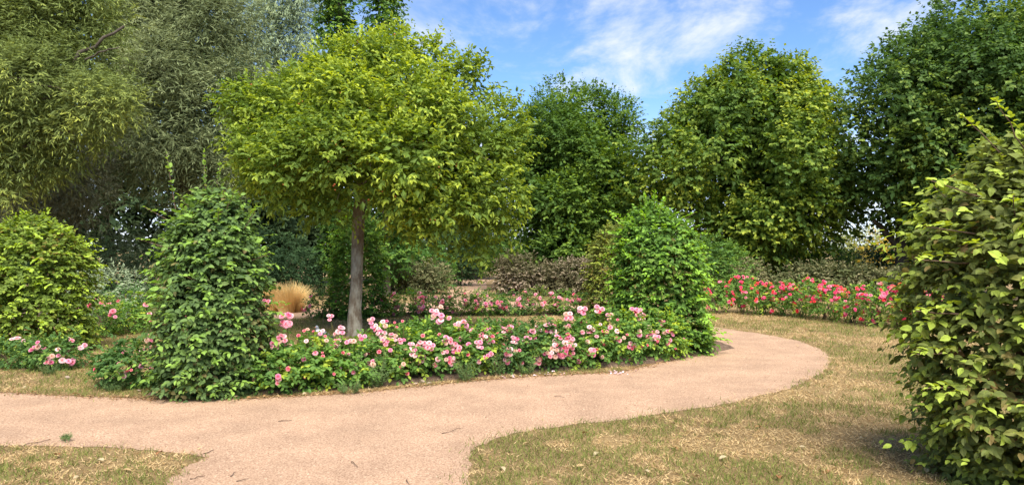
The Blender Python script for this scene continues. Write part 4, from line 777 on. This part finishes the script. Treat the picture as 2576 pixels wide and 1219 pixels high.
# wood pigeon on the lawn near the crab apple
def pigeon(x, y, head):
    root = thing('pigeon', 'grey pigeon with a white neck patch standing on the lawn near the trunk', 'pigeon', (x, y, 0))
    a = math.atan2(head[1], head[0]); ca, sa = math.cos(a), math.sin(a); R = lambda p: np.array([p[0] * ca - p[1] * sa, p[0] * sa + p[1] * ca, p[2]])
    sp = [(-.22, 0, .085), (-.17, 0, .098), (-.11, 0, .118), (-.05, 0, .14), (.01, 0, .16), (.055, 0, .185), (.082, 0, .215), (.095, 0, .24), (.10, 0, .262), (.108, 0, .285), (.118, 0, .302), (.128, 0, .312)]
    V, F = tube([R(p) for p in smooth_loop(sp, False, 3)], np.interp(np.linspace(0, 11, 34), range(12), [.022, .028, .046, .066, .074, .068, .052, .036, .028, .03, .026, .006]), 14)
    fz = V[F].mean(1); loc = np.stack([fz[:, 0] * ca + fz[:, 1] * sa, -fz[:, 0] * sa + fz[:, 1] * ca, fz[:, 2]], 1)
    C = np.repeat(np.array([(.23, .24, .27)]), len(F), 0); C[(loc[:, 2] > .13) & (loc[:, 2] < .215) & (loc[:, 0] > .03)] = (.34, .22, .21); C[(loc[:, 2] > .22) & (loc[:, 2] < .255) & (np.abs(loc[:, 1]) > .012)] = (.75, .75, .74); C[loc[:, 0] < -.16] = (.06, .06, .07)
    link('body', mesh_np('body', V, F, LEAF_DULL, col=C, smooth=True), root)
    for sgn in (-1, 1):
        w_ = [R(p) for p in [(.045, .058 * sgn, .185), (-.02, .070 * sgn, .165), (-.09, .056 * sgn, .14), (-.16, .026 * sgn, .112)]]; V, F = tube(smooth_loop(w_, False, 4), np.interp(np.linspace(0, 3, 13), range(4), [.018, .034, .028, .006]), 8)
        link('wing', mesh_np('wing', V, F, LEAF_DULL, col=np.repeat(np.array([(.17, .175, .20)]), len(F), 0), smooth=True), root)
        V, F = tube([R((0, .025 * sgn, .10)), R((.005, .027 * sgn, .05)), R((.01, .028 * sgn, .008))], [.007, .005, .005], 6); V2, F2 = tube([R((-.015, .028 * sgn, .008)), R((.01, .028 * sgn, .009)), R((.045, .03 * sgn, .006))], [.004, .005, .003], 5); V, F = join([(V, F), (V2, F2)])
        link('leg', mesh_np('leg', V, F, PETAL, col=np.repeat(np.array([(.45, .10, .09)]), len(F), 0), smooth=True), root)
        V, F = tube([R((.116, .022 * sgn, .292)), R((.117, .028 * sgn, .2925))], [.005, .003], 6); link('eye', mesh_np('eye', V, F, LEAF_DULL, col=np.repeat(np.array([(.4, .35, .1)]), len(F), 0)), root)
    V, F = tube([R((.125, 0, .294)), R((.146, 0, .290)), R((.156, 0, .284))], [.008, .005, .0015], 6); link('beak', mesh_np('beak', V, F, PETAL, col=np.repeat(np.array([(.55, .25, .12)]), len(F), 0), smooth=True), root)
q = AT(800, 817, 12.7); pigeon(q[0] + .05, q[1] + .08, (-.62, -.78))
# ================================================================== WEEDS, STONES, LITTER
def weed(label, u, v, h, r, seed, n=26):
    rng = np.random.default_rng(seed); b = G(u, v); root = thing('feathery_weed', label, 'weed', tuple(b)); a = rng.uniform(0, 6.28, n); e = rng.uniform(.1, .8, n)
    O = np.repeat(b[None], n, 0) + np.stack([np.cos(a) * r * .25, np.sin(a) * r * .25, 0 * a + .02], 1)
    dirs = np.stack([np.cos(a) * e, np.sin(a) * e, 1 + 0 * a], 1); Ls = h * rng.uniform(.6, 1.05, n)
    P, D, N, t, si = shoots(rng, O, dirs, Ls, 34, droop=.1, ang=50, ldroop=.0, up=.6, outw=.5, jit=.5); P = P + rng.normal(0, .008, P.shape)
    L = rng.uniform(.03, .05, len(P)) * (1.15 - .6 * t) * min(1, .35 + h * 2); C = mixc((.055, .095, .03), (.12, .175, .06), rng.random(len(P)))
    foliage(root, 'foliage', P, D, N, L, L * .26, C, T2, m=LEAF_DULL)
    for k in range(5):
        i = rng.integers(n); part_tube('stem', bent(rng, O[i] - b, O[i] - b + nrm(dirs[i:i + 1])[0] * Ls[i] * .9, 4), np.linspace(.005, .002, 4), CANE, root, 4)
    return root
weed('dark feathery weed before the rose bush next to the crab apple trunk', 942, 974, .50, .28, 1, 46)
weed('dark feathery weed hanging over bare bed soil under the middle roses', 1172, 958, .30, .2, 2, 26)
weed('tall feathery weed among the roses under the pale pink blooms', 1245, 945, .52, .2, 3, 30)
weed('low spreading feathery weed at the gravel edge', 880, 990, .16, .26, 4, 26)
weed('feathery weed at the bed edge beside fallen petals', 1325, 943, .20, .2, 5, 22)
weed('small green weed tuft on the dry lawn by the low rose bush', 122, 944, .16, .16, 6, 18)
weed('low green weed spreading at the path edge near the broad hornbeam cone', 288, 985, .14, .26, 7, 26)
weed('flat green weed growing in the gravel near the small lawn corner', 165, 1111, .05, .12, 8, 14)
def rock_mesh(seed):
    import bmesh
    bm = bmesh.new(); bmesh.ops.create_icosphere(bm, subdivisions=2, radius=1); V = np.array([v.co[:] for v in bm.verts]); s = 1 + .5 * (fbm(V * 1.3 + seed * 5.1, seed) - .5) + .25 * (fbm(V * 3 + seed, seed) - .5)
    for v, q in zip(bm.verts, V * s[:, None]): v.co = q
    me = bpy.data.meshes.new('stone'); bm.to_mesh(me); bm.free(); me.materials.append(STONE); me.polygons.foreach_set('use_smooth', np.ones(len(me.polygons), bool)); return me
RM = [rock_mesh(i) for i in range(5)]; rr = np.random.default_rng(500)
def stones(pts, label, group):
    for u, v, s in pts:
        o = link('stone', RM[int(rr.integers(5))]); p = G(u, v); w_ = s * p[1] / FPX; o.scale = (w_ * rr.uniform(.8, 1.2), w_ * rr.uniform(.7, 1.0), w_ * rr.uniform(.45, .7)); o.location = (p[0], p[1], w_ * .25 + .01); o.rotation_euler = (rr.normal(0, .2), rr.normal(0, .2), rr.uniform(0, 6.28)); tag(o, label, 'stone', group)
stones([(812, 962, 9), (826, 968, 7), (800, 970, 6), (838, 974, 8), (790, 978, 6), (818, 980, 6), (850, 966, 6), (745, 975, 6), (720, 988, 7), (770, 985, 5), (858, 980, 5)], 'pale brown stone in the soil under the yellowish-leaved rose bush', 'stones under the left roses')
stones([(985, 955, 10), (1003, 964, 7), (1062, 962, 8), (1080, 966, 6), (1020, 958, 6), (1100, 958, 6), (1045, 968, 5), (1130, 950, 6)], 'pale brown stone in bare soil under the middle roses', 'stones under the middle roses')
stones([(400, 995, 8), (380, 990, 6), (418, 998, 6), (350, 985, 5)], 'stone at the foot of the broad hornbeam cone', 'stones by the broad hornbeam')
stones([(170, 953, 7)], 'flat pale stone lying on the dry lawn by the low roses', None)
stones([(2198, 842, 3)], 'small white stone on grass before the crimson row', None)
# fallen leaves on the lawn, twigs on the gravel, petals
LFM = [mesh_np('fallen_leaf', T8[0] * [1, 1, 1.6], T8[1], GRASSM, col=np.repeat(np.array([c]), 8, 0)) for c in [(.34, .19, .08), (.42, .29, .14), (.26, .12, .05), (.45, .36, .21)]]
def litter(pts, label, group, size=(.05, .08), z=.022):
    for u, v in pts:
        p = G(u, v); o = link('fallen_leaf', LFM[int(rr.integers(4))]); L = rr.uniform(*size); o.scale = (L, L * .6, L * .6); o.location = (p[0], p[1], z); o.rotation_euler = (rr.normal(0, .25), rr.normal(0, .25), rr.uniform(0, 6.28)); tag(o, label, 'leaf', group)
litter([(1505, 1143), (1690, 1128), (2150, 1167), (1810, 1160), (1450, 1180), (1620, 1190), (2010, 1130), (1960, 1210), (1760, 1205), (1330, 1120), (2180, 1110), (2330, 1195), (2090, 1190), (1480, 1095), (1900, 1080), (1260, 1180), (2210, 1000)], 'dry curled leaf lying on the straw-coloured lawn', 'fallen leaves on the lawn')
litter([(140, 1150), (60, 1190), (330, 1190), (260, 1165), (200, 1205), (395, 1150)], 'dry leaf on the small lawn corner', 'fallen leaves on the lawn corner')
litter([(700, 995), (660, 1001), (840, 990), (930, 985), (1075, 971), (1290, 951), (1400, 946), (590, 1004), (630, 1006), (770, 994)], 'dry brown leaf along the soil edge of the rose bed', 'fallen leaves along the bed', size=(.04, .06), z=.03)
litter([(20, 984), (90, 990), (180, 996), (250, 998), (320, 1002), (60, 975), (140, 985)], 'dry brown leaf on the grass edge by the path', 'fallen leaves on the grass edge', size=(.04, .07))
def twig(u0, v0, u1, v1, label, r=.004):
    rg_ = np.random.default_rng(int(u0)); a, b = G(u0, v0, .012), G(u1, v1, .014); c = (a + b) / 2; V, F = tube(bent(rg_, a - c, b - c, 5, wob=.05), np.linspace(r, r * .5, 5), 5); o = link('fallen_twig', mesh_np('fallen_twig', V, F, TWIG, smooth=True), loc=tuple(c)); o.location.z = .012; tag(o, label, 'twig', 'twigs on the gravel')
for q in [(1112, 1088, 1160, 1076), (884, 1160, 900, 1172), (580, 1196, 592, 1186), (512, 1139, 538, 1129), (478, 1202, 515, 1195), (595, 1208, 625, 1202), (1022, 1205, 1030, 1215), (1640, 1110, 1672, 1106), (60, 1118, 125, 1104), (700, 1058, 735, 1055), (2010, 960, 2030, 953), (1395, 995, 1420, 998)]:
    twig(*q, 'thin brown twig lying on the gravel path')
PT = mesh_np('fallen_petal', T4[0] * [1, 1, 1.5], T4[1], PETAL, col=np.repeat(np.array([(.86, .66, .68)]), 4, 0))
for i in range(42):
    u, v = (rr.normal(1545, 16), rr.normal(940, 3)) if i < 20 else (rr.uniform(1240, 1420), 0)
    if i >= 20: v = 955 - (u - 1240) * .085 + rr.normal(0, 2.5)
    p = G(u, v); o = link('fallen_petal', PT); s = rr.uniform(.02, .038); o.scale = (s, s, s); o.location = (p[0], p[1], .022); o.rotation_euler = (rr.normal(0, .3), rr.normal(0, .3), rr.uniform(0, 6.28)); tag(o, 'pale pink rose petals scattered on the gravel at the bed edge', 'petal', 'fallen petals')
# crumbs of dry leaf and straw along the edges of bed and lawn
rg = np.random.default_rng(650); E = smooth_loop([G(u, v)[:2] for u, v in [(-50, 985), (150, 996), (300, 1002), (420, 1006), (620, 1004), (760, 996), (900, 988), (1050, 973), (1200, 958), (1330, 949), (1450, 941), (1560, 936), (1640, 917), (1710, 901), (1790, 884)]], False, 30)
i = rg.integers(0, len(E), 2200); p = np.concatenate([E[i] + rg.normal(0, .07, (2200, 2)), np.full((2200, 1), .016)], 1); a = rg.uniform(0, 6.28, 2200); q = rg.random(2200)
V, F = leaf_geo(p, np.stack([np.cos(a), np.sin(a), rg.normal(0, .2, 2200)], 1), UP + rg.normal(0, .4, (2200, 3)), rg.uniform(.012, .045, 2200), rg.uniform(.006, .022, 2200), T2)
o = link('leaf_litter', mesh_np('leaf_litter', V, F, GRASSM, col=np.repeat(mixc((.14, .07, .03), (.48, .30, .15), q), 2, 0))); tag(o, 'brown crumbs of dry leaf along the bed and lawn edge', 'litter', kind='stuff')
# loose grit on the path: tiny pebbles nobody could count
rg = np.random.default_rng(600); n = 40000; x = rg.uniform(-6, 5.2, n); y = rg.uniform(3.4, 14, n); ex, ey = x + rg.normal(0, .06, n), y + rg.normal(0, .06, n); kp = (rg.random(n) < np.minimum(1, (6 / y) ** 1.6)) & inpoly(ex, ey, PATHP) & ~inpoly(ex, ey, ISLP); x, y = x[kp], y[kp]; n = len(x)
s = (.002 + .0045 * rg.random(n) ** 2.2 + .004 * (rg.random(n) > .97)) * (1 + np.clip(y - 6, 0, 9) * .08); tv = np.array([(1, 0, 0), (-.5, .87, 0), (-.5, -.87, 0), (0, 0, .9)]); tf = np.array([(0, 1, 3), (1, 2, 3), (2, 0, 3)]); a = rg.uniform(0, 6.28, n); ca, sa = np.cos(a)[:, None], np.sin(a)[:, None]
V = np.stack([(tv[None, :, 0] * ca - tv[None, :, 1] * sa) * s[:, None] + x[:, None], (tv[None, :, 0] * sa + tv[None, :, 1] * ca) * s[:, None] + y[:, None], tv[None, :, 2] * s[:, None] + .004], -1).reshape(-1, 3)
F = (tf[None] + (np.arange(n) * 4)[:, None, None]).reshape(-1, 3); o = link('grit', mesh_np('grit', V, F, GRASSM, col=np.repeat(mixc((.18, .10, .06), (.60, .42, .29), rg.random(n)), 3, 0))); tag(o, 'loose grit scattered over the gravel path', 'grit', kind='stuff')
print('tris', sum(sum(len(p.vertices) - 2 for p in m.polygons) if False else len(m.polygons) for m in bpy.data.meshes), 'objects', len(bpy.data.objects))
